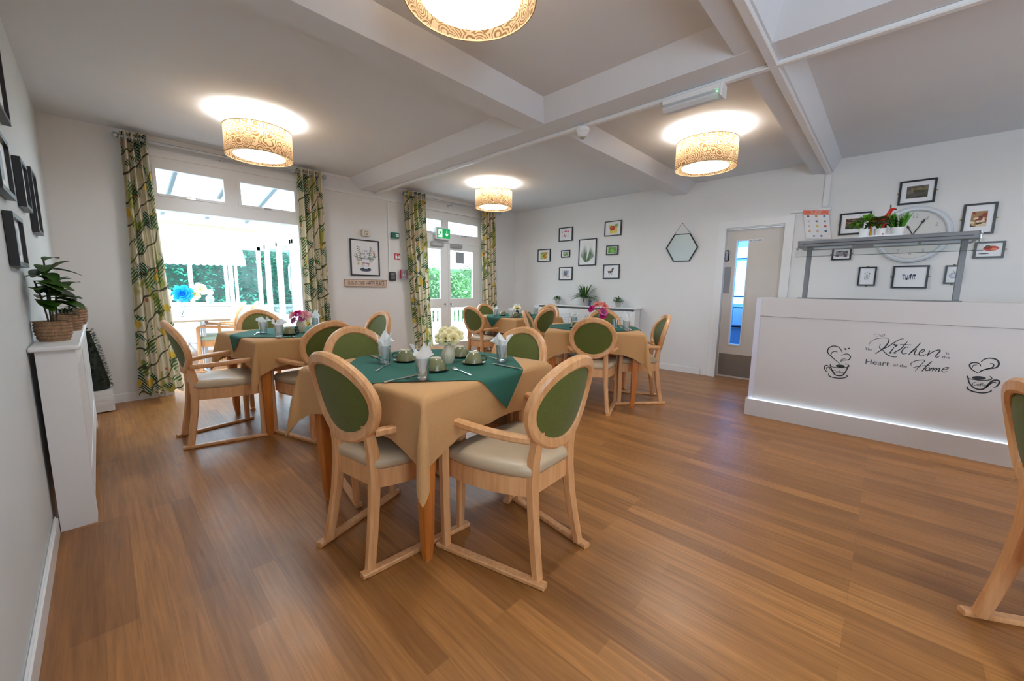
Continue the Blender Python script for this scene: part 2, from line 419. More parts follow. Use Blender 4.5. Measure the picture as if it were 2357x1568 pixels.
# ------------------------------------------------------------------ the setting
mb = MB(); mb.box(LX-.2, FX+2.6, BY-.3, WY+.12, -.12, 0)
struct('floor', mb, M_FLOOR, 'warm oak effect plank floor of the dining room', 'floor', smooth=0)
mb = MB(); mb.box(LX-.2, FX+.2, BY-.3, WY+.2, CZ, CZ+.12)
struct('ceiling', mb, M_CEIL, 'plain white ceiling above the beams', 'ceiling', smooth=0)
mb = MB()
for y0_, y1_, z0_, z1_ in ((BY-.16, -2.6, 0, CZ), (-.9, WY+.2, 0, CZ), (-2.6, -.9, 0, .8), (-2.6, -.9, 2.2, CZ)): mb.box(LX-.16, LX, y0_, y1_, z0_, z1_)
struct('wall_left', mb, M_WALL_DIM, 'pale wall at the left with framed pictures seen edge on', 'wall', smooth=0)
# window wall: opening one x .40..1.90 up to 2.47, opening two x 3.44..4.97
O1, O2, HT = (.40, 1.90), (3.44, 4.97), 2.475
mb = MB()
for x0, x1, z0 in ((LX-.16, O1[0], 0), (O1[0], O1[1], HT), (O1[1], O2[0], 0), (O2[0], O2[1], HT), (O2[1], FX+.16, 0)):
    mb.box(x0, x1, WY, WY+.2, z0, CZ)
struct('wall_window', mb, M_WALL, 'pale wall with the wide garden room opening and the garden doors', 'wall', smooth=0)
DX0, DX1, DH = 1.668, .99, 2.005       # kitchen doorway from y=1.668 down to y=.99
mb = MB()
for y0, y1, z0 in ((DX0+.03, WY+.16, 0), (DX1-.03, DX0+.03, DH+.02), (BY-.16, DX1-.03, 0)):
    mb.box(FX, FX+.2, y0, y1, z0, CZ)
struct('wall_far', mb, M_WALL, 'pale far wall with small pictures and the kitchen door', 'wall', smooth=0)
mb = MB(); mb.box(LX, FX, BY-.16, BY, 0, CZ)
struct('wall_back', mb, M_WALL, 'plain back wall behind the view', 'wall', smooth=0)
mb = MB()  # unseen window, added to send daylight onto the counter side
for y in (-2.6, -.96): mb.box(LX-.12, LX-.06, y, y+.06, .8, 2.2)
for z in (.8, 2.14):
    for y in (-2.54,): mb.box(LX-.12, LX-.06, y, y+1.58, z, z+.06)
struct('window_3_added', mb, M_UPVC, 'white frame of the added unseen window in the left wall behind the view', 'window', smooth=0)
# beams with splayed sides
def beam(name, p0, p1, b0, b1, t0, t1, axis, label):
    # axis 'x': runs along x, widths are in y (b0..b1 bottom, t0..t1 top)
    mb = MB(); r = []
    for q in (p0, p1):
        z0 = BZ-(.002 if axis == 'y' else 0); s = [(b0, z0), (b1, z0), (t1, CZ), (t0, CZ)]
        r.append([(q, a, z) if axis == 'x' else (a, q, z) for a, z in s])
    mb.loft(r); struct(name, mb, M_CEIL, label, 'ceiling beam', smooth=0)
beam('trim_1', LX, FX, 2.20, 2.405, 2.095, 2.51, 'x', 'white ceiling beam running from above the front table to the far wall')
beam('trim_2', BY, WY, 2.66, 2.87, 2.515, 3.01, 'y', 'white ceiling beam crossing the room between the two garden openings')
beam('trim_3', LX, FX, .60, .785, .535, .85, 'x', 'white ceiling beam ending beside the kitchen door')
mb = MB()
mb.sweep([(2.895, BY, BZ-.012), (2.895, WY, BZ-.012)], .045, .03)
struct('trim_4', mb, M_TRIM, 'slim white cable trunking under the cross beam', 'trunking')
mb = MB(); mb.sweep([(LX, .635, BZ-.012), (FX-.03, .635, BZ-.012)], .05, .028)
mb.sweep([(FX-.014, .635, BZ-.02), (FX-.014, .635, 2.17)], .06, .028, ref=(1, 0, 0))
struct('trim_5', mb, M_TRIM, 'white trunking along the beam and down the far wall', 'trunking')
mb = MB(); mb.sweep([(FX-.014, .96, 2.145), (FX-.014, .585, 2.135)], .028, .04, ref=(0, 0, 1))
struct('trim_6', mb, M_TRIM, 'short white trunking from the kitchen door frame to the poster', 'trunking')
mb = MB(); mb.box(1.9, O2[0], WY-.012, WY, 2.455, 2.49)
struct('trim_7', mb, M_TRIM, 'thin white strip high on the wall between the garden openings', 'trim', smooth=0)
mb = MB(); mb.box(2.13, 2.53, WY-.02, WY, CZ-.03, CZ)
struct('trim_8', mb, M_TRIM, 'thin white strip under the ceiling beside the right hand curtain of the opening', 'trim', smooth=0)
mb = MB(); mb.box(3.07, 3.092, WY-.014, WY, 1.42, 2.456)
struct('trim_9', mb, M_TRIM, 'thin white conduit running down the wall to the keypad', 'conduit', smooth=0)

def skirting(name, boxes, label):
    mb = MB()
    for b in boxes: mb.box(*b, 0, .082); 
    for x0, x1, y0, y1 in boxes:
        k = .006
        mb.box(x0+(k if x1-x0 < .05 else 0), x1-(k if x1-x0 < .05 else 0), y0+(k if y1-y0 < .05 else 0), y1-(k if y1-y0 < .05 else 0), .082, .09)
    struct(name, mb, M_TRIM, label, 'skirting board', smooth=0)
skirting('baseboard_left', [(LX, LX+.018, BY, 2.77), (LX, LX+.018, 4.8, WY)], 'white skirting board along the left wall')
skirting('baseboard_window', [(LX, O1[0]-.06, WY-.018, WY), (O1[1]+.06, O2[0]-.05, WY-.018, WY), (O2[1]+.05, FX, WY-.018, WY)], 'white skirting board along the wall with the garden openings')
skirting('baseboard_far', [(FX-.018, FX, 1.86, WY), (FX-.018, FX, BY, .9)], 'white skirting board along the far wall')

# ---- opening to the garden room: frame, mullion, two top lights
t = thing('window_1', 'white framed opening to the garden room with two top lights', 'window', (0, 0, 0)); t['kind'] = 'structure'
mb = MB()
mb.box(.40, .475, WY-.01, WY+.14, 0, HT); mb.box(1.825, 1.90, WY-.01, WY+.14, 0, HT)
mb.box(.475, 1.825, WY-.01, WY+.14, 1.955, 2.09); mb.box(.475, 1.825, WY-.01, WY+.14, 2.385, HT); mb.box(1.10, 1.20, WY-.01, WY+.14, 2.09, 2.385)
mb.box(.36, 1.94, WY-.03, WY, HT, 2.545)
mb.build('frame', M_UPVC, t, smooth=0)
for x0, x1 in ((.475, 1.10), (1.20, 1.825)):
    mb = MB()
    for a in ((x0, x0+.03, 2.09, 2.385), (x1-.03, x1, 2.09, 2.385), (x0+.03, x1-.03, 2.09, 2.115), (x0+.03, x1-.03, 2.36, 2.385)): mb.box(a[0], a[1], WY-.02, WY+.03, a[2], a[3])
    o = mb.build('top_light', M_UPVC, t, smooth=0)
    g = MB(); g.box(x0+.03, x1-.03, WY+.0, WY+.006, 2.115, 2.36); g.build('pane', M_PANE, o, smooth=0)
    h = MB(); xm = (x0+x1)/2; h.box(xm-.06, xm+.02, WY-.034, WY-.02, 2.094, 2.104); h.build('catch', M_STEEL, o, smooth=0)
# ---- garden doors
t = thing('window_2', 'white frame over the garden doors with two top lights', 'window', (0, 0, 0)); t['kind'] = 'structure'
mb = MB()
mb.box(3.44, 3.50, WY+.02, WY+.14, 0, HT); mb.box(4.91, 4.97, WY+.02, WY+.14, 0, HT)
mb.box(3.50, 4.91, WY+.02, WY+.14, 1.945, 2.07); mb.box(3.50, 4.91, WY+.02, WY+.14, 2.335, HT); mb.box(4.10, 4.16, WY, WY+.14, 2.07, 2.335)
mb.box(3.42, 5.0, WY-.012, WY, 2.44, 2.475)
mb.build('frame', M_TRIM, t, smooth=0)
for x0, x1 in ((3.50, 4.10), (4.16, 4.91)):
    mb = MB()
    for a in ((x0, x0+.045, 2.07, 2.335), (x1-.045, x1, 2.07, 2.335), (x0+.045, x1-.045, 2.07, 2.105), (x0+.045, x1-.045, 2.30, 2.335)): mb.box(a[0], a[1], WY+.01, WY+.05, a[2], a[3])
    o = mb.build('top_light', M_TRIM, t, smooth=0)
    g = MB(); g.box(x0+.045, x1-.045, WY+.028, WY+.034, 2.105, 2.30); g.build('pane', M_PANE, o, smooth=0)
    h = MB(); xm = (x0+x1)/2; h.box(xm-.06, xm+.06, WY-.002, WY+.01, 2.085, 2.095); h.box(xm+.04, xm+.05, WY-.012, WY+.01, 2.08, 2.16); h.build('window_stay', M_BRUSH, o, smooth=0)
for n_, x0, x1, hx, side in ((2, 3.50, 4.203, 4.135, 'left'), (3, 4.207, 4.91, 4.258, 'right')):
    t = thing('door_%d' % n_, 'white glazed garden door leaf, the %s of the pair' % side, 'door', (0, 0, 0), group='garden doors'); t['kind'] = 'structure'
    mb = MB(); y0, y1 = WY+.03, WY+.075
    gx0, gx1 = x0+.065, x1-.15 if side == 'left' else x1-.14
    if side == 'right': gx0 = x0+.05
    for a in ((x0, gx0, .02, 1.94), (gx1, x1, .02, 1.94), (gx0, gx1, .02, .22), (gx0, gx1, .84, 1.0), (gx0, gx1, 1.83, 1.94)): mb.box(a[0], a[1], y0, y1, a[2], a[3])
    mb.build('leaf_frame', M_TRIM, t, smooth=0)
    for z0, z1 in ((.22, .84), (1.0, 1.83)):
        g = MB(); g.box(gx0, gx1, y0+.02, y0+.026, z0, z1); g.build('pane', M_PANE, t, smooth=0)
    h = MB(); h.lathe([(.02, 0), (.02, .006)], 12); h.v = [(hx+p[0], y0-p[2], .905+p[1]) for p in h.v]; h.tube([(hx, y0, .905), (hx, y0-.04, .905), (hx, y0-.05, .885)], .008)
    h.build('handle', M_BRUSH, t)
    c = MB(); cx = 3.97 if side == 'left' else 4.37; c.rbox(cx-.12, cx+.12, y0-.05, y0, 1.875, 1.935, .006); c.build('door_closer', M_BRUSH, t)
tag(MB().box(4.385, 4.57, WY+.042, WY+.0475, 1.615, 1.81).build('notice', cm(150, 156, 160), smooth=0), 'grey paper notice stuck on the right garden door glass', 'notice')

# ---- kitchen door
mb = MB()
W_ = .072
mb.box(FX-.022, FX, DX0-.012, DX0-.012+W_+.02, 0, DH+.10); mb.box(FX-.022, FX, DX1-W_-.008, DX1+.012, 0, DH+.10); mb.box(FX-.022, FX, DX1+.012, DX0-.012, DH+.012, DH+.10)
mb.box(FX, FX+.2, DX0, DX0+.03, 0, DH); mb.box(FX, FX+.2, DX1-.03, DX1, 0, DH); mb.box(FX, FX+.2, DX1-.03, DX0+.03, DH, DH+.02)
struct('trim_10', mb, M_TRIM, 'white moulded frame around the kitchen door', 'door frame', smooth=0)
t = thing('door_1', 'cream kitchen door with narrow glass and steel kick plate', 'door', (FX+.09, 0, 0)); t['kind'] = 'structure'
M_DOOR = mat('cream_door_paint', S(214, 206, 198), .5)
gy0, gy1, gz0, gz1 = 1.405, 1.535, .47, 1.85
mb = MB()
for y0, y1, z0, z1 in ((DX1+.004, gy0, .006, DH-.004), (gy1, DX0-.004, .006, DH-.004), (gy0, gy1, .006, gz0), (gy0, gy1, gz1, DH-.004)): mb.box(0, .044, y0, y1, z0, z1)
mb.build('leaf', M_DOOR, t, smooth=0)
mb = MB()
for y0, y1, z0, z1 in ((gy0-.012, gy0, gz0-.02, gz1+.012), (gy1, gy1+.012, gz0-.02, gz1+.012), (gy0, gy1, gz0-.02, gz0), (gy0, gy1, gz1, gz1+.012)): mb.box(-.008, 0, y0, y1, z0, z1)
mb.build('glass_bead', M_TRIM, t, smooth=0)
mb = MB(); mb.box(.018, .024, gy0, gy1, gz0, gz1)
mb.build('pane', clear_mat('blue_tinted_door_glass', (.35, .62, .92), .08), t, smooth=0)
mb = MB(); mb.box(-.003, 0, DX1+.02, DX0-.02, .03, .33); mb.build('kick_plate', mat('dull_steel', (.30, .28, .26), .45, .8), t, smooth=0)
mb = MB(); mb.box(-.003, 0, 1.586, 1.664, 1.16, 1.515); mb.build('push_plate', mat('grey_plate', (.32, .32, .34), .5, .5), t, smooth=0)
mb = MB(); mb.rbox(-.03, 0, 1.62, 1.672, 1.59, 1.738, .012); o = mb.build('code_lock', M_BLACK, t)
mb = MB(); mb.rbox(-.036, -.028, 1.628, 1.664, 1.60, 1.728, .004); mb.build('lock_face', M_BRUSH, o)
mb = MB(); mb.rbox(-.006, 0, 1.236, 1.405, 1.828, 1.866, .002); o = mb.build('name_plate', M_BOARD, t)
mb = MB(); text_mb(mb, 'KITCHEN', .032, 0, 0, align='CENTER')
mb.build('lettering', cm(60, 60, 64), o, smooth=0, loc=(-.0066, 1.32, 1.836), rotz=ON_FAR)
# ------------------------------------------------------------------ chairs (local: x forward, y left, origin between the rear runner ends)
def bx(z, lat): return .07-.247*(z-.53)+1.15*lat*lat
CZ0, HW, HH = .735, .198, .177
def make_chair(pad=M_OLIVE, seat=M_SEAT):
    t = thing('dining_chair', 'beech armchair', 'chair')
    mb = MB(); path = []; nrm = []
    for i in range(48):
        a = 2*PI*i/48; lat, z = HW*math.cos(a), CZ0+HH*math.sin(a)
        path.append((bx(z, lat), lat, z)); nrm.append(Vector((0, math.cos(a)/HW, math.sin(a)/HH)).normalized())
    mb.sweep(path, .040, .050, nrm=nrm, closed=True, ch=.25)
    # short blocks that blend the ring into the rear legs
    mb.build('back_frame', M_BEECH, t)
    mb = MB(); N_, K = 40, 6
    for side, depth in ((1, .022), (-1, -.004)):
        v = []; f = []
        for k in range(K+1):
            r = k/K
            for i in range(N_):
                a = 2*PI*i/N_; lat, z = (HW-.018)*r*math.cos(a), CZ0+(HH-.018)*r*math.sin(a)
                v.append((bx(z, lat)+side*(.006+max(0, depth*side)*(1-r**3)), lat, z))
        for k in range(K):
            for i in range(N_):
                j = (i+1) % N_; q = (k*N_+i, k*N_+j, (k+1)*N_+j, (k+1)*N_+i); f.append(q if side > 0 else q[::-1])
        mb.add(v, f)
    mb.build('back_pad', pad, t)
    for s in (1, -1):
        mb = MB()
        mb.sweep([(.071, s*.128, .632), (.084, s*.128, .575), (.097, s*.130, .50), (.098, s*.134, .40), (.086, s*.140, .27), (.066, s*.150, .14), (.044, s*.160, .018)],
                 .040, .046, ref=(1, 0, 0), scales=[(1, .8), (1.05, .95), 1.08, 1.08, 1, .95, .9])
        mb.build('leg', M_BEECH, t)
        mb = MB(); mb.sweep([(.493, s*.268, .612), (.494, s*.268, .40), (.492, s*.265, .2), (.490, s*.262, .018)], .040, .042, ref=(1, 0, 0), scales=[1, 1.02, .95, .85]); mb.build('leg', M_BEECH, t)
        mb = MB()
        P = [(.085, s*.168, .602), (.15, s*.200, .606), (.24, s*.236, .614), (.34, s*.258, .622), (.43, s*.267, .628), (.468, s*.268, .626), (.489, s*.268, .615), (.495, s*.268, .590)]
        mb.sweep(P, .040, .032, nrm=[(0, 0, 1)]*5+[(.35, 0, .94), (.8, 0, .6), (1, 0, .05)], scales=[(.8, 1)]+[1]*7)
        mb.build('armrest', M_BEECH, t)
        mb = MB(); mb.sweep([(-.002, s*.167, .011), (.535, s*.272, .011)], .040, .022, scales=[1, 1]); mb.build('runner', M_BEECH, t)
    def outline(g, n=11):
        # rounded trapezoid seat plan, bowed sides
        pts = []
        for i in range(n): u = -1+2*i/(n-1); pts.append((.52+g-.022*u*u, -u*(.247+g)))
        for i in range(1, n-1): u = i/(n-1); pts.append((.498+g-(.405+2*g)*u, -(.247+g)+.09*u*u*1.0-.010*math.sin(PI*u)))
        for i in range(n): u = -1+2*i/(n-1); pts.append((.088-g+.0*u, u*(.150+g)))
        for i in range(1, n-1): u = 1-i/(n-1); pts.append((.498+g-(.405+2*g)*u, (.247+g)-.09*u*u+.010*math.sin(PI*u)))
        return pts
    mb = MB(); rings = []
    for z, g in ((.428, -.012), (.434, -.002), (.452, .004), (.472, 0), (.486, -.016), (.493, -.05)): rings.append([(x, y, z) for x, y in outline(g)])
    rings.append([(.30+(x-.30)*.45, y*.45, .499) for x, y in outline(-.05)])
    mb.loft(rings); mb.build('seat', seat, t, smooth=60)
    mb = MB(); mb.loft([[(x, y, z) for x, y in outline(-.006)] for z in (.348, .43)]); mb.build('seat_frame', M_BEECH, t)
    return t
chair0 = make_chair()
first = [True]
def place_chair(x, y, deg, label, group=None, src=None):
    global chair0
    if src is None and first[0]: c = chair0; first[0] = False
    else: c = copy_tree(src or chair0)
    c.location = (x, y, 0); c.rotation_euler = (0, 0, math.radians(deg)); tag(c, label, 'chair', group)
    return c
G1 = 'oval backed beech dining chairs'
for a in ((1.302, .893, 93.5, 'nearest chair at the right of the front table, its green back to the viewer'),
          (.625, 1.624, 8.5, 'nearest chair at the left of the front table, its green back to the viewer'),
          (1.972, 1.772, 187, 'oval backed chair behind the right corner of the front table, facing left'),
          (1.128, 2.520, -87.6, 'oval backed chair on the far left side of the front table, behind the tumbler'),
          (.328, 3.771, 0, 'oval backed chair seen from the side in front of the patterned curtain'),
          (1.215, 3.080, 95.7, 'oval backed chair on the near side of the table by the garden room opening'),
          (1.15, 4.86, -85, 'oval backed chair on the far side of the table by the opening, behind white napkins'),
          (2.06, 3.89, 185, 'oval backed chair at the right end of the table by the opening'),
          (3.155, 1.963, 32.6, 'oval backed chair squarely back to the viewer at the table nearest the counter'),
          (4.18, 1.715, 128, 'oval backed chair seen side on, nearest the kitchen door'),
          (3.48, 3.10, -56, 'narrow looking edge-on chair at the left of the table nearest the counter'),
          (4.59, 2.71, 214, 'oval backed chair behind the table nearest the counter, by the radiator cover'),
          (3.62, 4.27, 0, 'oval backed chair at the left of the farthest table, by the garden doors'),
          (4.29, 3.40, 90, 'oval backed chair glowing orange on the near side of the farthest table'),
          (5.12, 4.02, 180, 'oval backed chair at the right of the farthest table, before the radiator cover'),
          (4.40, 4.84, -90, 'oval backed chair on the far side of the farthest table, under the curtain'),
          (1.99, -.366, -73, 'cropped chair at the right edge of the view')):
    place_chair(*a, group=G1)
pale = make_chair(M_PALE, mat('pale_green_vinyl', S(170, 190, 170), .45))
pale.location = (1.42, 6.80, 0); pale.rotation_euler = (0, 0, math.radians(165)); tag(pale, 'pale green chair in the garden room nearest the opening', 'chair', 'pale chairs in the garden room')
place_chair(1.74, 7.42, 170, 'pale green chair in the garden room behind the other one', 'pale chairs in the garden room', src=pale)

# ------------------------------------------------------------------ tables and cloths
HS, TH = .465, .77          # half the side of a table, its height under the cloth
def make_table(wood):
    t = thing('dining_table', 'square table', 'table')
    mb = MB(); mb.rbox(-HS, HS, -HS, HS, TH-.028, TH, .004); mb.build('tabletop', M_BEECH, t)
    mb = MB()
    for a in ((-.40, .40, -.415, -.39), (-.40, .40, .39, .415), (-.415, -.39, -.40, .40), (.39, .415, -.40, .40)): mb.box(*a, TH-.11, TH-.028)
    mb.build('apron', wood, t, smooth=0)
    for sx in (-1, 1):
        for sy in (-1, 1):
            mb = MB(); mb.sweep([(sx*.415, sy*.415, TH-.03), (sx*.415, sy*.415, .45), (sx*.408, sy*.408, .08), (sx*.403, sy*.403, 0)], .066, .066, ref=(1, 0, 0), ch=.12, scales=[1, .98, .72, .5]); mb.build('leg', wood, t)
    return t
def bend(d, r=.018):
    q = r*PI/2
    if d < q: a = d/r; return r*math.sin(a), r*(1-math.cos(a))
    return r+.10*(d-q), r+(d-q)*.995
def cloth_mb(he, hc, seed, ni=10, nh=12):
    rnd = random.Random(seed); ph = [rnd.uniform(0, 6) for _ in range(4)]; ks = [rnd.uniform(7, 11) for _ in range(4)]
    a = HS+.004
    g = [(-1, 1-i/nh) for i in range(nh)]+[(0, -1+2*i/ni) for i in range(ni+1)]+[(1, (i+1)/nh) for i in range(nh)]
    mb = MB(); v = []
    for sv, tv in g:
        for su, tu in g:
            if not su and not sv: v.append((tu*a, tv*a, 0)); continue
            if su and sv:
                p, q = tu*hc, tv*hc; m, M = min(p, q), max(p, q)
                ou, _ = bend(p); ov, _ = bend(q); _, dn = bend(M)
                sg = 1 if p > q else -1
                k = .27*m; pr = sg*.30*m*(1-m/M)*(1+.3*math.sin(9*M))
                v.append((su*(a+min(ou, .03)+k*.707+pr*.707), sv*(a+min(ov, .03)+k*.707-pr*.707), -(dn+.38*m)))
            elif su:
                e = abs(tv)**4; o, dn = bend(tu*(he+(hc-he)*e)); i = 0 if su > 0 else 1
                o += .011*(math.sin(ks[i]*tv+ph[i])-1)*tu**1.5*(1-e)
                v.append((su*(a+o*(1-e)+min(o, .03)*e), tv*a, -dn))
            else:
                e = abs(tu)**4; o, dn = bend(tv*(he+(hc-he)*e)); i = 2 if sv > 0 else 3
                o += .011*(math.sin(ks[i]*tu+ph[i])-1)*tv**1.5*(1-e)
                v.append((tu*a, sv*(a+o*(1-e)+min(o, .03)*e), -dn))
    n = len(g); mb.add(v, [(j*n+i, j*n+i+1, (j+1)*n+i+1, (j+1)*n+i) for j in range(n-1) for i in range(n-1)])
    return mb
def topper_mb(d, seed, cx=0, cy=0, n=56):
    rnd = random.Random(seed); ph = rnd.uniform(0, 6)
    a = HS+.004; mb = MB(); v = []
    for i in range(n+1):
        for j in range(n+1):
            p, q = -1+2*i/n, -1+2*j/n; u, w = (p+q)*d/2+cx, (p-q)*d/2+cy; z = .0035; x, y = u, w
            if abs(u) > a:
                o, dn = bend(abs(u)-a, .021); x = math.copysign(a+o+.004, u); z = .0035-dn
            if abs(w) > a:
                o, dn = bend(abs(w)-a, .021); y = math.copysign(a+o+.004, w); z = .0035-dn
            if abs(u) <= a-.03 and abs(w) <= a-.03: z += .0012*(1+math.sin(14*u+ph)*math.sin(11*w))
            v.append((x, y, z))
    mb.add(v, [(i*(n+1)+j, (i+1)*(n+1)+j, (i+1)*(n+1)+j+1, i*(n+1)+j+1) for i in range(n) for j in range(n)])
    return mb
tab0 = make_table(M_OAK)
def rot2(x, y, a): return (x*math.cos(a)-y*math.sin(a), x*math.sin(a)+y*math.cos(a))
TB = {}
ZT = TH+.004
for k, (key, nx, ny, deg, he, hc, d, cx, cy, what) in enumerate((
        ('T1', .852, 1.295, 7.5, .22, .30, .655, .03, 0, 'front'),
        ('T2', .80, 3.42, 4, .20, .27, .62, 0, 0, 'left'),
        ('T3', 3.635, 1.70, 34, .22, .31, .64, 0, 0, 'counter'),
        ('T4', 3.92, 3.66, -3, .22, .29, .64, 0, 0, 'far'))):
    a = math.radians(deg); ox, oy = rot2(HS, HS, a); c = (nx+ox, ny+oy); TB[key] = (c, a)
    where = {'front': 'nearest the viewer', 'left': 'before the garden room opening', 'counter': 'nearest the counter', 'far': 'farthest, by the garden doors'}[what]
    t = tab0 if k == 0 else copy_tree(tab0)
    t.location = (c[0], c[1], 0); t.rotation_euler = (0, 0, a); tag(t, 'square wooden table under tan and teal cloths, the one '+where, 'table', 'square dining tables')
    o = cloth_mb(he, hc, 3+k).build('tablecloth', M_CLOTH, loc=(c[0], c[1], ZT), rotz=a, smooth=80)
    tag(o, 'tan cloth hanging in corner folds over the table '+where, 'tablecloth', 'tan tablecloths')
    o = topper_mb(d, 5+k, cx, cy).build('table_topper', M_TEAL, loc=(c[0], c[1], ZT), rotz=a, smooth=80)
    tag(o, 'teal cloth laid cornerwise on the table '+where, 'tablecloth', 'teal table toppers')
# the table cropped by the right edge: only a corner of its cloth shows
t = copy_tree(tab0); t.location = (2.45, -1.19, 0); t.rotation_euler = (0, 0, math.radians(17)); tag(t, 'square table at the right edge, nearly all out of view', 'table', 'square dining tables')
o = cloth_mb(.22, .32, 21).build('tablecloth', M_CLOTH, loc=(2.45, -1.19, ZT), rotz=math.radians(17), smooth=80)
tag(o, 'tan cloth corner showing behind the cropped chair at the right edge', 'tablecloth', 'tan tablecloths')

# ------------------------------------------------------------------ ceiling lamps
def make_lamp():
    t = thing('ceiling_lamp', 'drum lamp', 'lamp')
    R_, z0, z1 = .262, -.341, -.111
    mb = MB(); mb.lathe([(R_, z0), (R_, z1)], 64, uvR=R_, cap0=False, cap1=False)
    n0 = len(mb.v); mb.build('shade', M_SHADE, t)
    mb = MB()
    for z in (z0, z1): mb.lathe([(R_-.003, z-.003), (R_+.002, z-.003), (R_+.002, z+.003), (R_-.003, z+.003), (R_-.003, z-.003)], 64, cap0=False, cap1=False)
    mb.build('rim', cm(196, 160, 110), t)
    mb = MB(); mb.lathe([(.001, z0+.010), (.200, z0+.012)], 48, cap0=False, cap1=False); mb.build('diffuser', M_DIFF, t)
    mb = MB(); mb.lathe([(.201, z0+.010), (.203, -.24), (.199, -.24), (.1985, z0+.014)], 48, cap0=False, cap1=False); mb.build('diffuser_rim', M_WHITEP, t)
    mb = MB(); mb.lathe([(.05, -.03), (.055, -.002), (.055, 0)], 24); mb.tube([(0, 0, -.03), (0, 0, -.24)], .006)
    for k in range(3):
        a = 2*PI*k/3; mb.tube([(0, 0, -.12), (.262*math.cos(a), .262*math.sin(a), -.12)], .003, 6)
    mb.build('mounting', M_WHITEP, t)
    d = bpy.data.lights.new('bulb', 'POINT'); d.energy = 3.5; d.color = (1, .82, .60); d.shadow_soft_size = .05
    o = bpy.data.objects.new('bulb', d); COL.objects.link(o); o.parent = t; o.location = (0, 0, -.165)
    return t
lamp0 = make_lamp()
for k, (x, y, l) in enumerate(((1.11, 4.22, 'drum lamp with rosette shade on the ceiling by the garden room opening'), (1.12, 1.32, 'drum lamp with rosette shade cut off by the top edge'),
                               (4.03, 1.37, 'drum lamp with rosette shade between the beams before the kitchen door'), (4.02, 4.23, 'drum lamp with rosette shade in front of the garden doors, farthest away'),
                               (1.12, -1.5, 'added unseen drum lamp behind the view, on the left wall side'), (4.03, -1.5, 'added unseen drum lamp behind the view, over the counter aisle'))):  # the last two lamps are unseen, added to brighten the room
    t = lamp0 if k == 0 else copy_tree(lamp0)
    t.location = (x, y, CZ); tag(t, l, 'lamp', 'rosette patterned drum lamps')

# ------------------------------------------------------------------ curtains and poles
def curtain(name, label, top, bot, zt, zb, y0, seed, waves=5, amp=.045, sweepy=None):
    rnd = random.Random(seed); mb = MB(); nx, nz = waves*14, 26; v = []; uv = []; W = (top[1]-top[0])*2.6
    ph = [rnd.uniform(-.5, .5) for _ in range(4)]
    for j in range(nz+1):
        s = j/nz; z = zt+(zb-zt)*s; e = s**1.4
        x0 = top[0]+(bot[0]-top[0])*e; x1 = top[1]+(bot[1]-top[1])*e
        for i in range(nx+1):
            u = i/nx; uu = u+.018*math.sin(2*PI*u*2+ph[0])*s+.010*math.sin(5*s+ph[1]+9*u)*s
            y = y0+amp*math.sin(2*PI*waves*u)*(1+.25*math.sin(7*u+ph[2])*s)+.012*s*math.sin(4*s+5*u+ph[3])
            v.append((x0+(x1-x0)*uu, y, z+(.008*math.sin(2*PI*waves*u) if j == nz else 0))); uv.append((u*W+seed*.7, z))
    mb.add(v, [(j*(nx+1)+i, (j+1)*(nx+1)+i, (j+1)*(nx+1)+i+1, j*(nx+1)+i+1) for j in range(nz) for i in range(nx)], 0, uv)
    t = thing(name, label, 'curtain', (0, 0, 0), group='tropical print curtains')
    o = mb.build('curtain_panel', M_CURTAIN, t, smooth=80)
    for k in range(waves*2):
        x = top[0]+(top[1]-top[0])*((k+.0)/(waves*2)+.0); mb = MB()
        mb.tube([(x+.006*math.sin(2*PI*q/12), y0+.024*math.cos(2*PI*q/12), zt-.05+.024*math.sin(2*PI*q/12)) for q in range(12)], .005, 6, closed=True)
        mb.build('eyelet', M_BRUSH, t)
    return t
CY = WY-.115
curtain('curtain', 'tropical print curtain at the left side of the garden room opening', (.265, .455), (.195, .555), 2.632, .065, CY, 1, 4)
curtain('curtain', 'tropical print curtain at the right side of the garden room opening', (1.80, 2.10), (1.83, 2.15), 2.632, .03, CY, 2, 4)
curtain('curtain', 'tropical print curtain at the left side of the garden doors', (3.29, 3.66), (3.46, 3.78), 2.632, .03, CY, 3, 5)
curtain('curtain', 'tropical print curtain at the right side of the garden doors, near the corner', (4.86, 5.16), (4.95, 5.28), 2.60, .03, CY, 4, 4)
for x0, x1, xm, l in ((.235, 2.135, 1.06, 'steel curtain pole across the garden room opening'), (3.305, 5.30, 4.19, 'steel curtain pole across the garden doors')):
    t = thing('curtain_pole', l, 'curtain pole', (0, 0, 0), group='steel curtain poles'); z = 2.58
    mb = MB(); mb.tube([(x0, CY, z), (x1, CY, z)], .013, 12); mb.build('pole', M_BRUSH, t)
    for x in (x0, x1):
        mb = MB(); mb.sphere((x, CY, z), .026, n=14, m=8); mb.build('finial', M_BRUSH, t)
    for x in (x0+.09, xm, x1-.09):
        mb = MB(); mb.tube([(x, WY, z-.03), (x, CY+.02, z-.03), (x, CY, z-.016)], .007); mb.lathe([(.018, 0), (.018, .006)], 12, (0, 0, 0)); 
        mb.v[-24:] = [(x+p[0], WY-p[2], z-.03+p[1]) for p in mb.v[-24:]]; mb.build('bracket', M_BRUSH, t)

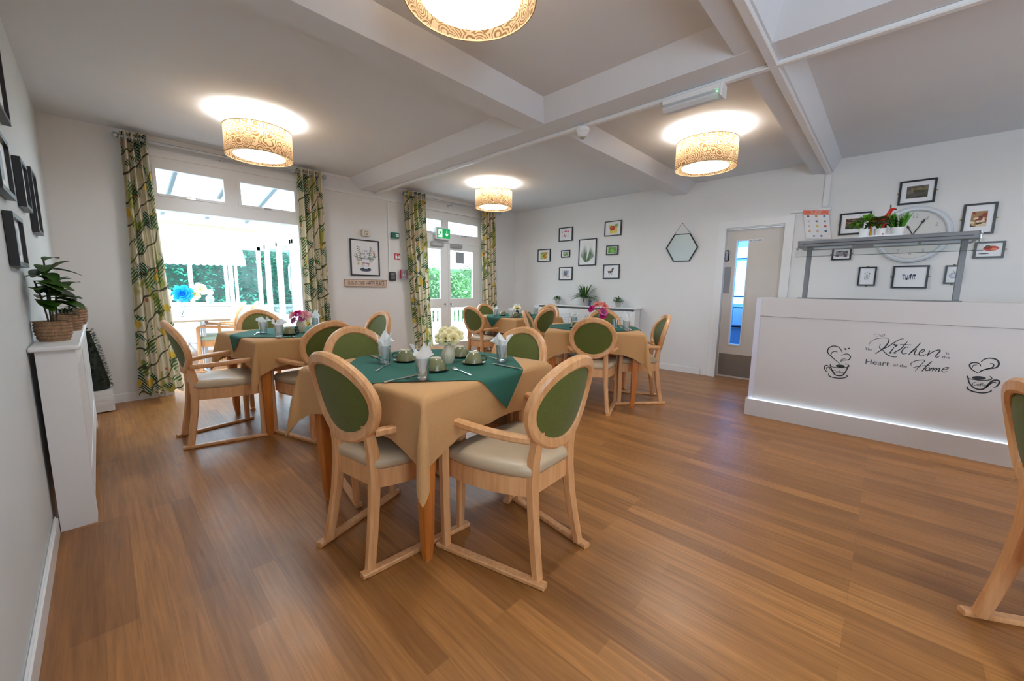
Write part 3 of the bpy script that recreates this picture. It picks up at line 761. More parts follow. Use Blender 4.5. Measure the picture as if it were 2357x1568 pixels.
STROKES = {
  'kitchen': [(3.2,[(-0.0788,0.7654),(-0.0803,0.7811),(-0.0605,0.8146),(-0.0215,0.8341),(0.0184,0.838),(0.0328,0.8271)]),(7,[(0.0332,0.8314),(0.029,0.799),(0.0088,0.7566),(-0.0356,0.703)]),(5,[(0.117,0.8422),(0.0969,0.8378),(0.0653,0.809),(0.034,0.7718),(0.0007,0.7481),(-0.016,0.7568),(-0.0129,0.7852)]),(5.5,[(0.0006,0.7494),(0.0167,0.7233),(0.0458,0.6991),(0.0773,0.6927),(0.092,0.6977)]),(6,[(0.0672,0.7694),(0.0533,0.734),(0.046,0.7195),(0.0629,0.7259)]),(6,[(0.1368,0.8225),(0.1087,0.7651),(0.0756,0.7306),(0.072,0.7227),(0.0889,0.7273)]),(4,[(0.0969,0.7965),(0.131,0.7966),(0.1636,0.799)]),(5.5,[(0.147,0.7725),(0.1371,0.7792),(0.1217,0.7635),(0.1136,0.7383),(0.1238,0.7231),(0.1442,0.7311)]),(6.5,[(0.2095,0.8212),(0.184,0.7708),(0.1518,0.7188)]),(5.5,[(0.1621,0.7412),(0.1802,0.7674),(0.1906,0.7662),(0.1841,0.7379),(0.1911,0.7226),(0.2066,0.7318)]),(5.5,[(0.208,0.7379),(0.2308,0.7544),(0.2356,0.7668),(0.2232,0.7683),(0.2094,0.7441),(0.2138,0.7226),(0.2302,0.7217),(0.2466,0.7386)]),(6,[(0.2632,0.7677),(0.2581,0.7442),(0.2516,0.7186)]),(6,[(0.2547,0.7267),(0.275,0.7545),(0.3006,0.774),(0.3163,0.7729),(0.3045,0.7442),(0.297,0.7263),(0.3056,0.7198),(0.3185,0.7343)])],
  'steam': [(2,[(-0.055,0.8415),(-0.0566,0.8576),(-0.0361,0.8669),(-0.0171,0.8575),(0.0023,0.8654),(0.0011,0.8548),(-0.0139,0.8478),(-0.0325,0.8535),(-0.0446,0.8381)])],
  'home': [(4.5,[(0.1791,0.6379),(0.1726,0.6521),(0.1939,0.6762),(0.2296,0.6883),(0.2441,0.6862),(0.2291,0.6542),(0.2013,0.5971)]),(6,[(0.283,0.6868),(0.2584,0.6466),(0.2379,0.6017)]),(4,[(0.187,0.6227),(0.2263,0.6419),(0.2757,0.6539)]),(5,[(0.2707,0.6366),(0.2583,0.6288),(0.2558,0.6135),(0.2691,0.6138),(0.2768,0.6328),(0.2707,0.6366)]),(5,[(0.2875,0.6373),(0.2763,0.6107)]),(5,[(0.2793,0.6201),(0.2952,0.6391),(0.2918,0.6114)]),(5,[(0.2949,0.6237),(0.3118,0.6393),(0.3083,0.6128)]),(5,[(0.3118,0.6251),(0.3283,0.6394),(0.3247,0.6143),(0.3331,0.6167)]),(5,[(0.3379,0.6269),(0.3654,0.6404),(0.3711,0.6517),(0.3539,0.6474),(0.3398,0.6266),(0.3497,0.6141),(0.3673,0.6233)])],
  'cupa': [(7,[(-0.2482,0.5915),(-0.3124,0.6494),(-0.3379,0.683),(-0.3305,0.7207),(-0.3003,0.7388),(-0.2638,0.7284),(-0.24,0.6884)]),(5,[(-0.3124,0.6494),(-0.3091,0.6799),(-0.2908,0.6921),(-0.2713,0.6898)]),(6,[(-0.2472,0.6069),(-0.2288,0.624),(-0.195,0.6333),(-0.1849,0.6562),(-0.1968,0.6775),(-0.2192,0.6799),(-0.2451,0.6634)]),(4,[(-0.2478,0.6135),(-0.237,0.6315),(-0.2142,0.6379)]),(5,[(-0.3102,0.5826),(-0.304,0.56),(-0.2475,0.5571),(-0.1892,0.5737),(-0.1934,0.5915),(-0.2138,0.5978)]),(8,[(-0.3095,0.5746),(-0.2977,0.5373),(-0.272,0.4943),(-0.2383,0.4878),(-0.2147,0.5037),(-0.1971,0.5528),(-0.1928,0.585)]),(6,[(-0.2843,0.5044),(-0.3034,0.5432),(-0.3294,0.565),(-0.3454,0.5572),(-0.3461,0.5367),(-0.3307,0.5119),(-0.3159,0.5109)]),(4,[(-0.2961,0.5207),(-0.3172,0.5465),(-0.3328,0.5455),(-0.3282,0.5245)]),(7,[(-0.3111,0.4981),(-0.3111,0.4812),(-0.2901,0.4677),(-0.2388,0.4663),(-0.1999,0.4796),(-0.1904,0.4944),(-0.1983,0.5044)])],
  'cupb': [(7,[(0.5184,0.632),(0.4873,0.6524),(0.471,0.6781),(0.475,0.6984),(0.4939,0.7067),(0.5142,0.7012),(0.5234,0.6831)]),(4,[(0.4855,0.669),(0.489,0.6864),(0.5053,0.6916)]),(8,[(0.5216,0.6353),(0.5302,0.6535),(0.5599,0.6719),(0.593,0.6852),(0.6024,0.7139),(0.5903,0.7395),(0.5618,0.7477),(0.535,0.7375),(0.5198,0.7149)]),(5,[(0.5274,0.6474),(0.5467,0.6644),(0.5728,0.6811),(0.5813,0.6972),(0.5747,0.71),(0.5618,0.7108)]),(5,[(0.4697,0.6071),(0.4763,0.5872),(0.531,0.5825),(0.5723,0.5925),(0.583,0.6054),(0.5718,0.6212)]),(9,[(0.4707,0.6044),(0.4835,0.5554),(0.5127,0.521),(0.5419,0.517),(0.5612,0.5347),(0.578,0.5724),(0.593,0.5933),(0.6135,0.5952),(0.6193,0.5798),(0.6083,0.5502),(0.5943,0.5448)]),(5,[(0.564,0.5408),(0.5821,0.5675),(0.5978,0.5814),(0.6076,0.5738)]),(8,[(0.4808,0.5293),(0.4778,0.5133),(0.5045,0.4967),(0.5516,0.4935),(0.5851,0.5096),(0.5892,0.5255)])],
}
BLOB = {'heart': [(0.059,0.7943),(0.0665,0.7981),(0.0741,0.7916),(0.0819,0.7955),(0.089,0.7896),(0.0762,0.7711)],'h2': [(-0.2344,0.7239),(-0.2264,0.7287),(-0.2136,0.7243),(-0.2212,0.711)],'h3': [(-0.2097,0.7248),(-0.2047,0.7339),(-0.194,0.7351),(-0.1978,0.7229)]}
COFFEE = [[(-0.2121,0.5745),(-0.2139,0.5696),(-0.2202,0.5651),(-0.2299,0.5617),(-0.2417,0.5599),(-0.2537,0.56),(-0.2641,0.562),(-0.2713,0.5656),(-0.2741,0.5702),(-0.2722,0.5752),(-0.2658,0.5797),(-0.2559,0.5831),(-0.2441,0.5848),(-0.2321,0.5846),(-0.2219,0.5826),(-0.2148,0.5791)],[(0.5562,0.6011),(0.5543,0.5959),(0.5478,0.5911),(0.5377,0.5874),(0.5253,0.5854),(0.5127,0.5855),(0.5017,0.5875),(0.4941,0.5913),(0.491,0.5962),(0.4929,0.6015),(0.4996,0.6063),(0.51,0.61),(0.5224,0.6119),(0.535,0.6118),(0.5458,0.6097),(0.5532,0.6059)]]
# ------------------------------------------------------------------ pictures on the walls
def art_mesh(shapes, parent, y, name='print'):
    mats = []; mb = MB()
    for i, (col, poly) in enumerate(shapes):
        m = cm(*col)
        if m not in mats: mats.append(m)
        flat(mb, poly, y-i*.00015, mats.index(m))
    if shapes: mb.build(name, mats, parent, smooth=0)
def picture(label, pos, rotz, w, h, art, fw=.014, board=None, dep=.022, group=None, clips='side', tilt=0, name='framed_picture', mount=0):
    t = thing(name, label, 'picture', pos, rotz, group)
    if tilt: t.rotation_euler = (0, tilt, rotz)
    mb = MB()
    for x0, x1, z0, z1 in ((-w/2, w/2, h/2-fw, h/2), (-w/2, w/2, -h/2, -h/2+fw), (-w/2, -w/2+fw, -h/2+fw, h/2-fw), (w/2-fw, w/2, -h/2+fw, h/2-fw)): mb.box(x0, x1, -dep, -.002, z0, z1)
    mb.build('frame', M_BLACK, t, smooth=0)
    mb = MB(); mb.box(-w/2+fw, w/2-fw, -dep*.55, -.004, -h/2+fw, h/2-fw); mb.build('mount', board or M_BOARD, t, smooth=0)
    art_mesh(art, t, -dep*.55-.0006)
    if clips:
        for s in (-1, 1):
            mb = MB(); c = (s*(w/2+.007), -.006, 0) if clips == 'side' else (0, -.006, s*(h/2+.007))
            mb.sphere(c, .008, .004, .006, 8, 6); mb.build('mirror_clip', M_BRASS, t)
    return t
rnd = random.Random(11)
def blobs(cx, cz, w, h, cols, n, r0, r1):
    return [(cols[rnd.randrange(len(cols))], ell(cx+rnd.uniform(-w, w), cz+rnd.uniform(-h, h), rnd.uniform(r0, r1), rnd.uniform(r0, r1), 8, rnd.uniform(0, 3))) for _ in range(n)]
FARG = 'small framed pictures on the far wall'
def far(y0, y1, z0, z1, label, art, **k):
    return picture(label, (FX, (y0+y1)/2, (z0+z1)/2), ON_FAR, abs(y0-y1), z1-z0, art, group=k.pop('group', FARG), **k)
g1, g2, g3, g4 = (60, 120, 50), (110, 170, 70), (180, 210, 120), (40, 70, 40)
butterfly = [(g3, rect(-.085, .075, -.07, .06))]+blobs(0, 0, .06, .05, [g2, g3, (200, 200, 110)], 14, .012, .025)+[
    ((232, 150, 60), [(-.01, -.01), (.03, .055), (.085, .06), (.08, .01), (.03, -.012)]), ((225, 140, 50), [(-.01, -.012), (.03, -.01), (.06, -.03), (.04, -.065), (.0, -.05)]), ((238, 170, 80), [(-.015, -.01), (-.045, .03), (-.03, .05), (.005, .01)]),
    ((60, 40, 20), ell(.0, .0, .006, .04, 8, -.6)), ((70, 40, 20), ell(.06, .035, .004, .025, 6, -.9)), ((70, 40, 20), ell(.045, -.03, .004, .022, 6, -.5))]
far(4.918, 4.617, 1.693, 1.923, 'small square picture of an orange butterfly on leaves, far left of its group', butterfly)
pink = [((214, 70, 120), ell(-.075+.03*i, .045-.01*(i % 2), .010, .018, 8, i)) for i in (2, 4)]+[((214, 80, 130), ell(.0, .05, .022, .016)), ((224, 120, 150), ell(.06, .045, .006, .025, 8, .2)), ((120, 100, 130), ell(-.075, .045, .003, .03, 6, .3)),
    ((224, 110, 140), ell(-.02, -.02, .012, .03, 8, .4)), ((210, 70, 110), ell(.005, -.035, .010, .02, 8, -.4)), ((140, 140, 150), ell(-.06, -.035, .012, .004, 6)), ((150, 150, 160), ell(.05, -.03, .003, .035, 6)), ((150, 150, 160), ell(.075, -.03, .003, .035, 6)), ((90, 90, 110), ell(-.03, -.065, .02, .004, 8))]
far(4.430, 4.135, 2.036, 2.276, 'square picture of little pink flower sketches, top left of its group', pink)
far(4.367, 4.18, 1.75, 1.878, 'tiny landscape format picture with yellow and green scene in a thick black frame', [(g2, rect(-.05, .05, -.035, .035)), ((150, 180, 200), rect(-.05, .05, .01, .035))]+blobs(0, -.01, .04, .02, [(230, 200, 70), g1, (220, 120, 60), (90, 110, 120)], 12, .006, .014), fw=.018)
fern = [((232, 236, 232), rect(-.11, .11, -.165, .17))]
for i in range(17):
    x = -.10+.2*i/16; b = -.16; tx = x*1.25+(-.03 if i < 9 else .05)*(1-abs(i-8)/9); tz = .14-.012*abs(i-7)**1.15
    fern.append((((90, 120, 84), (120, 146, 108), (64, 92, 62))[i % 3], [(-.02+x*.25-.004, b), (-.02+x*.25+.004, b), ((x+tx)/2+.006, (b+tz)/2), (tx, tz), ((x+tx)/2-.006, (b+tz)/2)]))
far(3.99, 3.64, 1.594, 2.041, 'tall picture of a grey green fern spray, largest of its group', fern, fw=.015)
far(3.497, 3.195, 2.054, 2.290, 'square picture of a red tomato on yellow, top right of its group', [((206, 210, 70), [(-.085, .055), (-.03, .065), (-.02, .03), (-.06, -.0)]), ((236, 200, 60), rect(-.05, .075, -.075, .01)), ((150, 180, 70), [(.02, .06), (.085, .07), (.08, .02), (.03, .02)]), ((240, 215, 100), ell(.02, -.05, .05, .03)), ((196, 60, 44), ell(-.01, .005, .045, .04)), ((222, 110, 90), ell(-.02, .018, .014, .012)), ((80, 60, 60), ell(.035, .02, .01, .014))])
far(3.450, 3.235, 1.75, 1.905, 'small landscape picture of a green frog in a thick black frame', [((100, 160, 56), rect(-.072, .072, -.05, .05)), ((130, 196, 80), ell(.01, -.01, .05, .03)), ((80, 140, 50), ell(.045, .005, .02, .014)), ((160, 210, 110), ell(.05, .012, .006, .006)), ((60, 80, 50), ell(-.04, .02, .022, .006, 8, .7)), ((70, 120, 40), ell(-.05, -.03, .02, .012))], fw=.018)
far(4.405, 4.112, 1.348, 1.580, 'square grey and pink animal sketch, bottom left of its group', [((226, 228, 226), rect(-.085, .085, -.075, .07))]+blobs(0, 0, .06, .045, [(190, 200, 196), (170, 180, 190), (206, 214, 206)], 16, .012, .024)+[((110, 116, 140), ell(0, .0, .03, .045)), ((90, 96, 120), ell(-.03, .04, .008, .022, 8, .4)), ((236, 160, 150), ell(.03, -.045, .03, .016)), ((150, 150, 190), ell(.025, .03, .02, .02))])
horse = [((96, 70, 60), ell(-.015, -.005, .035, .02, 12, .2)), ((110, 80, 64), [(.005, .0), (.02, .045), (.035, .05), (.03, .02), (.02, -.01)]), ((90, 64, 56), ell(.035, .045, .016, .008, 8, -.5)), ((70, 50, 46), [(.0, .02), (.012, .05), (.024, .05), (.012, .02)]), ((50, 40, 40), ell(-.052, -.005, .008, .022, 8, .3))]
for x in (-.04, -.028, .004, .014): horse.append(((196, 186, 180), [(x-.003, -.06), (x+.003, -.06), (x+.006, -.015), (x-.004, -.015)]))
far(3.490, 3.194, 1.367, 1.598, 'square picture of a small brown horse on white, bottom right of its group', horse)
# clock wall
CLK = 'framed pictures around the big white clock'
def photo(w, h, cols, n=26): return [(cols[0], rect(-w/2, w/2, -h/2, h/2))]+[(cols[rnd.randrange(len(cols))], [(max(-w/2, min(w/2, px)), max(-h/2, min(h/2, pz))) for px, pz in ell(rnd.uniform(-w/2, w/2), rnd.uniform(-h/2, h/2), rnd.uniform(.01, w*.28), rnd.uniform(.005, h*.16), 8, rnd.uniform(-.3, .3))]) for _ in range(n)]
far(.037, -.230, 2.100, 2.336, 'landscape food photo above the clock, topmost of its group', photo(.155, .12, [(92, 84, 78), (50, 50, 40), (150, 120, 50), (120, 110, 100), (70, 74, 40)]), group=CLK, fw=.017)
far(-.434, -.645, 1.760, 2.048, 'portrait food photo at the right of the clock', photo(.10, .14, [(170, 130, 90), (210, 180, 140), (150, 60, 40), (90, 60, 40), (230, 210, 180)]), group=CLK, fw=.017)
far(-.542, -.730, 1.534, 1.687, 'small landscape picture of a red dish at the far right', [((190, 80, 60), ell(.01, .012, .05, .024)), ((150, 40, 36), ell(-.01, .02, .026, .012)), ((220, 130, 100), ell(.03, .004, .022, .012)), ((90, 100, 60), ell(-.012, .034, .016, .008)), ((90, 90, 96), ell(-.03, -.035, .035, .005))], group=CLK, fw=.015)
far(.491, .225, 1.832, 2.068, 'landscape food photo partly behind the potted herbs', photo(.155, .11, [(80, 60, 58), (56, 40, 40), (150, 100, 70), (110, 80, 70)]), group=CLK, fw=.017)
far(.525, .354, 1.557, 1.691, 'small dark photo below the grey gantry, beside its left post', photo(.105, .065, [(150, 140, 150), (90, 80, 90), (60, 50, 56), (130, 70, 70), (200, 196, 204)], 20), group=CLK, fw=.015)
cut = [((70, 74, 88), ell(-.018+.012*i, -.008, .0016, .036, 6)) for i in range(4)]+[((70, 74, 88), ell(-.02, .03, .007, .004, 8, .7)), ((70, 74, 88), ell(.02, .03, .007, .004, 8, -.7)), ((70, 74, 88), ell(0, .045, .005, .004))]
far(.274, .127, 1.270, 1.474, 'small portrait print of cutlery in a black frame below the clock', cut, group=CLK, clips='top', fw=.013)
ut = [((60, 70, 96), rect(-.046+.013*i, -.042+.013*i, -.028, .022)) for i in range(7)]+[((120, 130, 150), rect(-.058, -.036, .008, .026)), ((40, 50, 80), ell(-.022, -.022, .009, .012)), ((40, 50, 80), rect(.022, .042, .006, .026)), ((70, 80, 110), ell(.01, .024, .006, .01)), ((40, 50, 80), rect(.0, .008, -.012, .026))]
far(.0, -.266, 1.245, 1.479, 'landscape print of kitchen utensils in a black frame, middle of the bottom row', ut, group=CLK, fw=.016)
far(-.376, -.492, 1.292, 1.473, 'small portrait line drawing behind the right post of the gantry', [((150, 150, 166), ell(0, -.01, .03, .028, 14)), ((214, 214, 226), ell(0, -.008, .026, .024, 14)), ((150, 150, 166), ell(.004, .02, .003, .024, 6, .3)), ((150, 150, 166), ell(-.012, .0, .003, .02, 6, -.5))], group=CLK, clips='top', fw=.013)
# left wall, seen almost edge on
LG = 'black frames along the left wall'
for y0, y1, z0, z1, l in ((3.80, 4.10, 1.50, 1.885, 'black frame on the left wall farthest along, nearest the corner'), (3.28, 3.56, 1.585, 1.835, 'black frame on the left wall, second from the corner'),
                          (2.66, 2.98, 1.265, 1.49, 'black frame on the left wall just behind the leafy plant'), (2.78, 3.10, 1.93, 2.30, 'black frame high on the left wall, cut by the edge of the view'), (2.50, 2.86, 1.555, 1.80, 'black frame on the left wall cut off at mid height by the view edge')):
    picture(l, (LX, (y0+y1)/2, (z0+z1)/2), ON_LEFT, y1-y0, z1-z0, [((150, 160, 170), rect(-.06, .06, -.06, .06))], group=LG, fw=.02, dep=.03, clips=None)
# poster with the cup and leaves
def sprig(x0, z0, x1, z1, cols, n, s):
    out = []
    for i in range(n):
        t = i/n; x, z = x0+(x1-x0)*t, z0+(z1-z0)*t; a = math.atan2(z1-z0, x1-x0)+(1 if i % 2 else -1)*.9
        out.append((cols[i % len(cols)], ell(x+s*math.cos(a), z+s*math.sin(a), s, s*.38, 8, a)))
    return out
lc = [(130, 150, 110), (100, 124, 96), (160, 170, 130), (110, 120, 120)]
A = sprig(-.06, -.05, -.16, .05, lc, 11, .016)+sprig(-.07, -.02, -.10, .16, lc, 12, .015)+sprig(.06, -.05, .16, .04, lc, 11, .016)+sprig(.06, -.02, .10, .15, lc, 12, .015)
A += [((226, 170, 160), ell(-.11, -.03, .022, .016, 8, .6)), ((214, 150, 140), ell(.135, .07, .014, .022, 8, .3)), ((190, 180, 110), ell(-.105, -.085, .014, .022, 8, -.2)), ((224, 180, 170), ell(.13, .10, .012, .012))]
A += [((86, 90, 112), ell(0, -.165, .085, .028, 20)), ((50, 62, 86), ell(0, -.16, .062, .017, 18)), ((236, 238, 244), [(-.055, -.075), (.06, -.075), (.045, -.12), (.025, -.155), (-.022, -.155), (-.042, -.12)]), ((236, 196, 190), [(-.055, -.075), (-.02, -.075), (-.02, -.13), (-.04, -.12)]), ((220, 170, 165), [(.03, -.075), (.06, -.075), (.045, -.12), (.03, -.12)]), ((120, 90, 90), ell(0, -.075, .056, .006, 14)), ((224, 186, 184), ell(0, -.075, .02, .004, 10))]
t = picture('black framed poster of a cup among leaf sprigs, above the wooden slogan sign', (2.696, WY, 1.600), ON_WINDOW, .436, .508, A, fw=.016, group=None)
mb = MB()
for s_, z, sz in (('I LIKE', .088, .030), ('LATTES', .046, .040), ('AND', .018, .020), ('NATURE', -.022, .040)): text_mb(mb, s_, sz, 0, z, -.0165, 'CENTER')
mb.build('lettering', cm(84, 84, 96), t, smooth=0)
# slogan sign
t = thing('slogan_sign', 'weathered wooden sign reading THIS IS OUR HAPPY PLACE', 'sign', (2.698, WY, 1.2395), ON_WINDOW)
mb = MB(); mb.rbox(-.319, .319, -.022, -.002, -.052, .052, .003); mb.build('board', wood_mat('weathered_sign_board', S(206, 180, 160), S(222, 200, 182), .7, (3, 40, 40)), t)
mb = MB()
for z0, z1 in ((.046, .052), (-.052, -.046)): mb.box(-.319, .319, -.0226, -.0218, z0, z1)
for x in (-.319, .313): mb.box(x, x+.006, -.0226, -.0218, -.046, .046)
mb.build('border', cm(120, 84, 70), t, smooth=0)
mb = MB(); text_mb(mb, 'THIS IS OUR HAPPY PLACE', .088, 0, -.031, -.0228, 'CENTER', sx=.535); mb.build('lettering', cm(70, 44, 40), t, smooth=0)
# small wall fittings
def fitting(name, label, cat, x0, x1, z0, z1, dep, m, c=.004):
    t = thing(name, label, cat, ((x0+x1)/2, WY, (z0+z1)/2), ON_WINDOW); w, h = x1-x0, z1-z0
    mb = MB(); mb.rbox(-w/2, w/2, -dep, -.001, -h/2, h/2, c); mb.build('casing', m, t); return t, w, h
t, w, h = fitting('letter_block', 'small wooden block with the letter G above the poster', 'ornament', 2.65, 2.76, 1.904, 1.993, .045, cm(196, 184, 162))
mb = MB(); mb.box(-w/2+.008, w/2-.008, -.0462, -.0448, -h/2+.008, h/2-.008); mb.build('face', cm(224, 214, 198), t, smooth=0)
mb = MB(); text_mb(mb, 'G', .085, 0, -.029, -.0466, 'CENTER'); mb.build('lettering', cm(150, 140, 130), t, smooth=0)
t, w, h = fitting('door_release', 'green emergency door release box on the wall', 'door release', 3.120, 3.237, 1.919, 2.003, .05, cm(16, 104, 88))
mb = MB(); mb.box(-.005, .045, -.0512, -.0498, -.018, .018); mb.build('label_plate', M_BOARD, t, smooth=0)
mb = MB(); mb.box(.004, .036, -.0516, -.0511, -.004, .004); mb.build('marking', cm(110, 150, 150), t, smooth=0)
t, w, h = fitting('fire_action_sign', 'small red and white fire alarm call sign', 'sign', 3.170, 3.267, 1.606, 1.699, .004, cm(190, 24, 36), .001)
mb = MB()
flat(mb, [(-.032, .03), (-.022, .036), (-.016, .01), (-.004, .012), (.002, -.004), (-.004, -.034), (-.03, -.034), (-.036, -.01)], -.0046)
flat(mb, ell(-.012, .026, .008, .008), -.0046)
for x in (.016, .03): flat(mb, [(x, -.03), (x+.01, -.03), (x+.013, -.012), (x+.008, .0), (x+.009, .03), (x+.002, .012), (x-.002, -.012)], -.0046)
mb.build('symbol', M_BOARD, t, smooth=0)
t, w, h = fitting('keypad', 'dark grey access keypad at the foot of the wall conduit', 'keypad', 3.067, 3.173, 1.284, 1.414, .03, cm(52, 52, 54), .008)
for i in range(4):
    for j in range(3): mb = MB(); mb.rbox(-.030+.022*j, -.014+.022*j, -.0335, -.029, -.045+.022*i, -.030+.022*i, .002); mb.build('key', cm(150, 154, 164), t)
mb = MB(); mb.box(-.036, .036, -.0306, -.0298, .042, .052); mb.build('display', cm(120, 120, 124), t, smooth=0)
t, w, h = fitting('call_point', 'red fire alarm call point with clear cover on the wall', 'fire alarm', 3.255, 3.36, 1.325, 1.458, .05, cm(176, 26, 40))
mb = MB(); mb.box(-.03, .03, -.0512, -.0498, -.03, .005); mb.build('label_plate', M_BOARD, t, smooth=0)
mb = MB(); flat(mb, ell(0, -.012, .012, .008), -.0516); mb.build('marking', cm(40, 50, 90), t, smooth=0)
mb = MB(); mb.rbox(-.064, .064, -.062, -.052, -.09, .074, .004); mb.build('clear_cover', clear_mat('clear_plastic_cover', (.93, .93, .96), .2, .1, .12), t)
# exit sign over the garden doors
t = thing('exit_sign', 'green illuminated exit sign with running figure over the garden doors', 'sign', (4.045, WY, 2.078), ON_WINDOW)
mb = MB(); mb.rbox(-.148, .148, -.07, -.002, -.098, .098, .01); mb.build('casing', M_WHITEP, t)
mb = MB(); mb.rbox(-.132, .132, -.0725, -.0695, -.078, .078, .001); o = mb.build('panel', mat('lit_green_sign', S(0, 140, 74), .4, emit=S(0, 150, 80), es=.55), t)
mb = MB(); y = -.0730
flat(mb, rect(-.108, -.028, -.064, .064), y)
mats = [mat('lit_white_sign', (.85, .9, .87), .4, emit=(.85, .95, .9), es=.5), _mats['lit_green_sign']]
y2 = y-.0004
flat(mb, ell(-.052, .046, .010, .010, 10), y2, 1)
for p in ([(-.066, .032), (-.044, .034), (-.056, -.006), (-.078, -.004)], [(-.066, .032), (-.060, .024), (-.088, .014), (-.090, .022)], [(-.048, .034), (-.044, .024), (-.028, .008), (-.028, .02)], [(-.074, -.004), (-.06, -.008), (-.082, -.034), (-.108, -.034), (-.108, -.026), (-.088, -.024)], [(-.062, -.004), (-.052, -.010), (-.044, -.034), (-.050, -.064), (-.062, -.064), (-.054, -.034)]): flat(mb, p, y2, 1)
flat(mb, rect(.058, .070, -.02, .05), y); flat(mb, [(.030, -.002), (.064, -.048), (.098, -.002), (.086, .006), (.064, -.026), (.042, .006)], y)
mb.build('symbol', mats, o, smooth=0)
# hexagonal mirror
t = thing('hexagonal_mirror', 'black framed hexagonal mirror hanging on a chain', 'mirror', (FX-.02, 2.221, 1.80), ON_FAR); t.rotation_euler = (math.radians(5), 0, ON_FAR)
H_ = [(-.226, .005), (-.105, .196), (.116, .190), (.226, -.005), (.115, -.196), (-.112, -.192)]
mb = MB(); inn = [(x*.93, z*.93) for x, z in H_]
for i in range(6):
    j = (i+1) % 6; q = [H_[i], H_[j], inn[j], inn[i]]; mb.prism(q, -.018, -.002)
mb.build('frame', M_BLACK, t, smooth=0)
mb = MB(); mb.prism(inn, -.010, -.004); mb.build('glass', mat('mirror_glass', (.72, .76, .76), .04, 1), t, smooth=0)
mb = MB(); mb.tube([(-.105, -.008, .196), (0, -.006, .335), (.116, -.008, .190)], .0028, 6); mb.sphere((0, -.006, .335), .006); mb.build('chain', M_BLACK, t)
# clock
t = thing('wall_clock', 'very large round white wall clock behind the gantry', 'clock', (FX, -.108, 1.79), ON_FAR)
def facing(mb): mb.v = [(p[0], -p[2], p[1]) for p in mb.v]; return mb
mb = MB(); mb.lathe([(.22, .0), (.280, .0), (.284, .02), (.278, .042), (.262, .052), (.246, .05), (.236, .034), (.234, .018)], 64, cap0=False, cap1=False); facing(mb).build('case', mat('pale_blue_white_clock_case', S(214, 220, 226), .35), t)
mb = MB(); mb.lathe([(.24, .008), (.24, .016)], 64); facing(mb).build('dial', mat('off_white_dial', S(214, 212, 208), .6), t)
mb = MB()
for k in range(1, 13):
    a = math.radians(90-30*k); text_mb(mb, str(k), .05, .185*math.cos(a), .185*math.sin(a)-.018, -.0165, 'CENTER')
mb.build('numerals', cm(150, 150, 152), t, smooth=0)
for nm, a, L_, w in (('minute_hand', 64, .178, .010), ('hour_hand', 117, .112, .011)):
    a = math.radians(a); d = Vector((math.cos(a), math.sin(a))); s = Vector((-d.y, d.x)); mb = MB()
    pts = [s*-.004-d*.02, s*-.004+d*(L_*.68), s*-w*1.1+d*(L_*.78), d*L_, s*w*1.1+d*(L_*.78), s*.004+d*(L_*.68), s*.004-d*.02]
    mb.prism([(p.x, p.y) for p in pts], -.024 if nm[0] == 'm' else -.021, -.020 if nm[0] == 'm' else -.018); mb.build(nm, M_BLACK, t, smooth=0)
# allergens poster hanging loose from the trunking
t = thing('allergens_poster', 'food allergens poster with orange heading beside the kitchen door', 'poster', (FX, 0, 0), 0)
def pp(u, v): # u 0..1 to the right, v 0..1 downwards over the loose sheet
    y = (.837+(.600-.837)*u)*(1-v)+(.784+(.549-.784)*u)*v; z = (2.147-.028*u)*(1-v)+(1.816-.017*u)*v
    return (-.034+.024*v+.010*math.sin(PI*v)-.006*math.sin(PI*u), y, z)
mb = MB(); n = 8
V = [pp(i/n, j/n) for j in range(n+1) for i in range(n+1)]
mb.add(V, [(j*(n+1)+i, (j+1)*(n+1)+i, (j+1)*(n+1)+i+1, j*(n+1)+i+1) for j in range(n) for i in range(n)]); mb.build('sheet', mat('poster_paper', (.84, .84, .87), .6), t)
def on_sheet(mb, mi0=0):
    mb.v = [tuple(Vector(pp(p[0], p[2]))+Vector((-.0018-abs(p[1]), 0, 0))) for p in mb.v]; return mb
mb = MB(); n = 6
mb.add([(i/n, 0, .15*j/3+.005) for j in range(4) for i in range(n+1)], [(j*7+i, (j+1)*7+i, (j+1)*7+i+1, j*7+i+1) for j in range(3) for i in range(n)]); on_sheet(mb).build('heading', cm(232, 116, 92), t)
mb = MB(); T_ = MB()
for s_, v in (('THE 14 FOOD', .072), ('ALLERGENS', .135)): text_mb(T_, s_, .072, .5, -v, 0, 'CENTER', sx=1.05)
T_.v = [(p[0], .0006, -p[2]) for p in T_.v]; on_sheet(T_).build('lettering', cm(246, 220, 210), t, smooth=0)
cols = [(120, 100, 90), (190, 160, 90), (80, 130, 200), (220, 190, 190), (120, 130, 140), (140, 150, 180), (214, 180, 180), (220, 190, 70), (200, 80, 80), (226, 180, 120), (206, 176, 170), (60, 130, 160), (150, 170, 160), (90, 140, 190)]
mats = []; mb = MB()
for k in range(14):
    r_, c_ = (k//3, k % 3) if k < 12 else (4, k-12); u = .18+.32*c_ if k < 12 else .34+.30*c_; v = .21+.172*r_
    m = cm(*cols[k]); mats.append(m); P = [(u+.05*math.cos(2*PI*q/12), .0006, v+.036*math.sin(2*PI*q/12)) for q in range(12)]; mb.add(P, [tuple(range(12))], k)
on_sheet(mb).build('allergen_icons', mats, t, smooth=0)
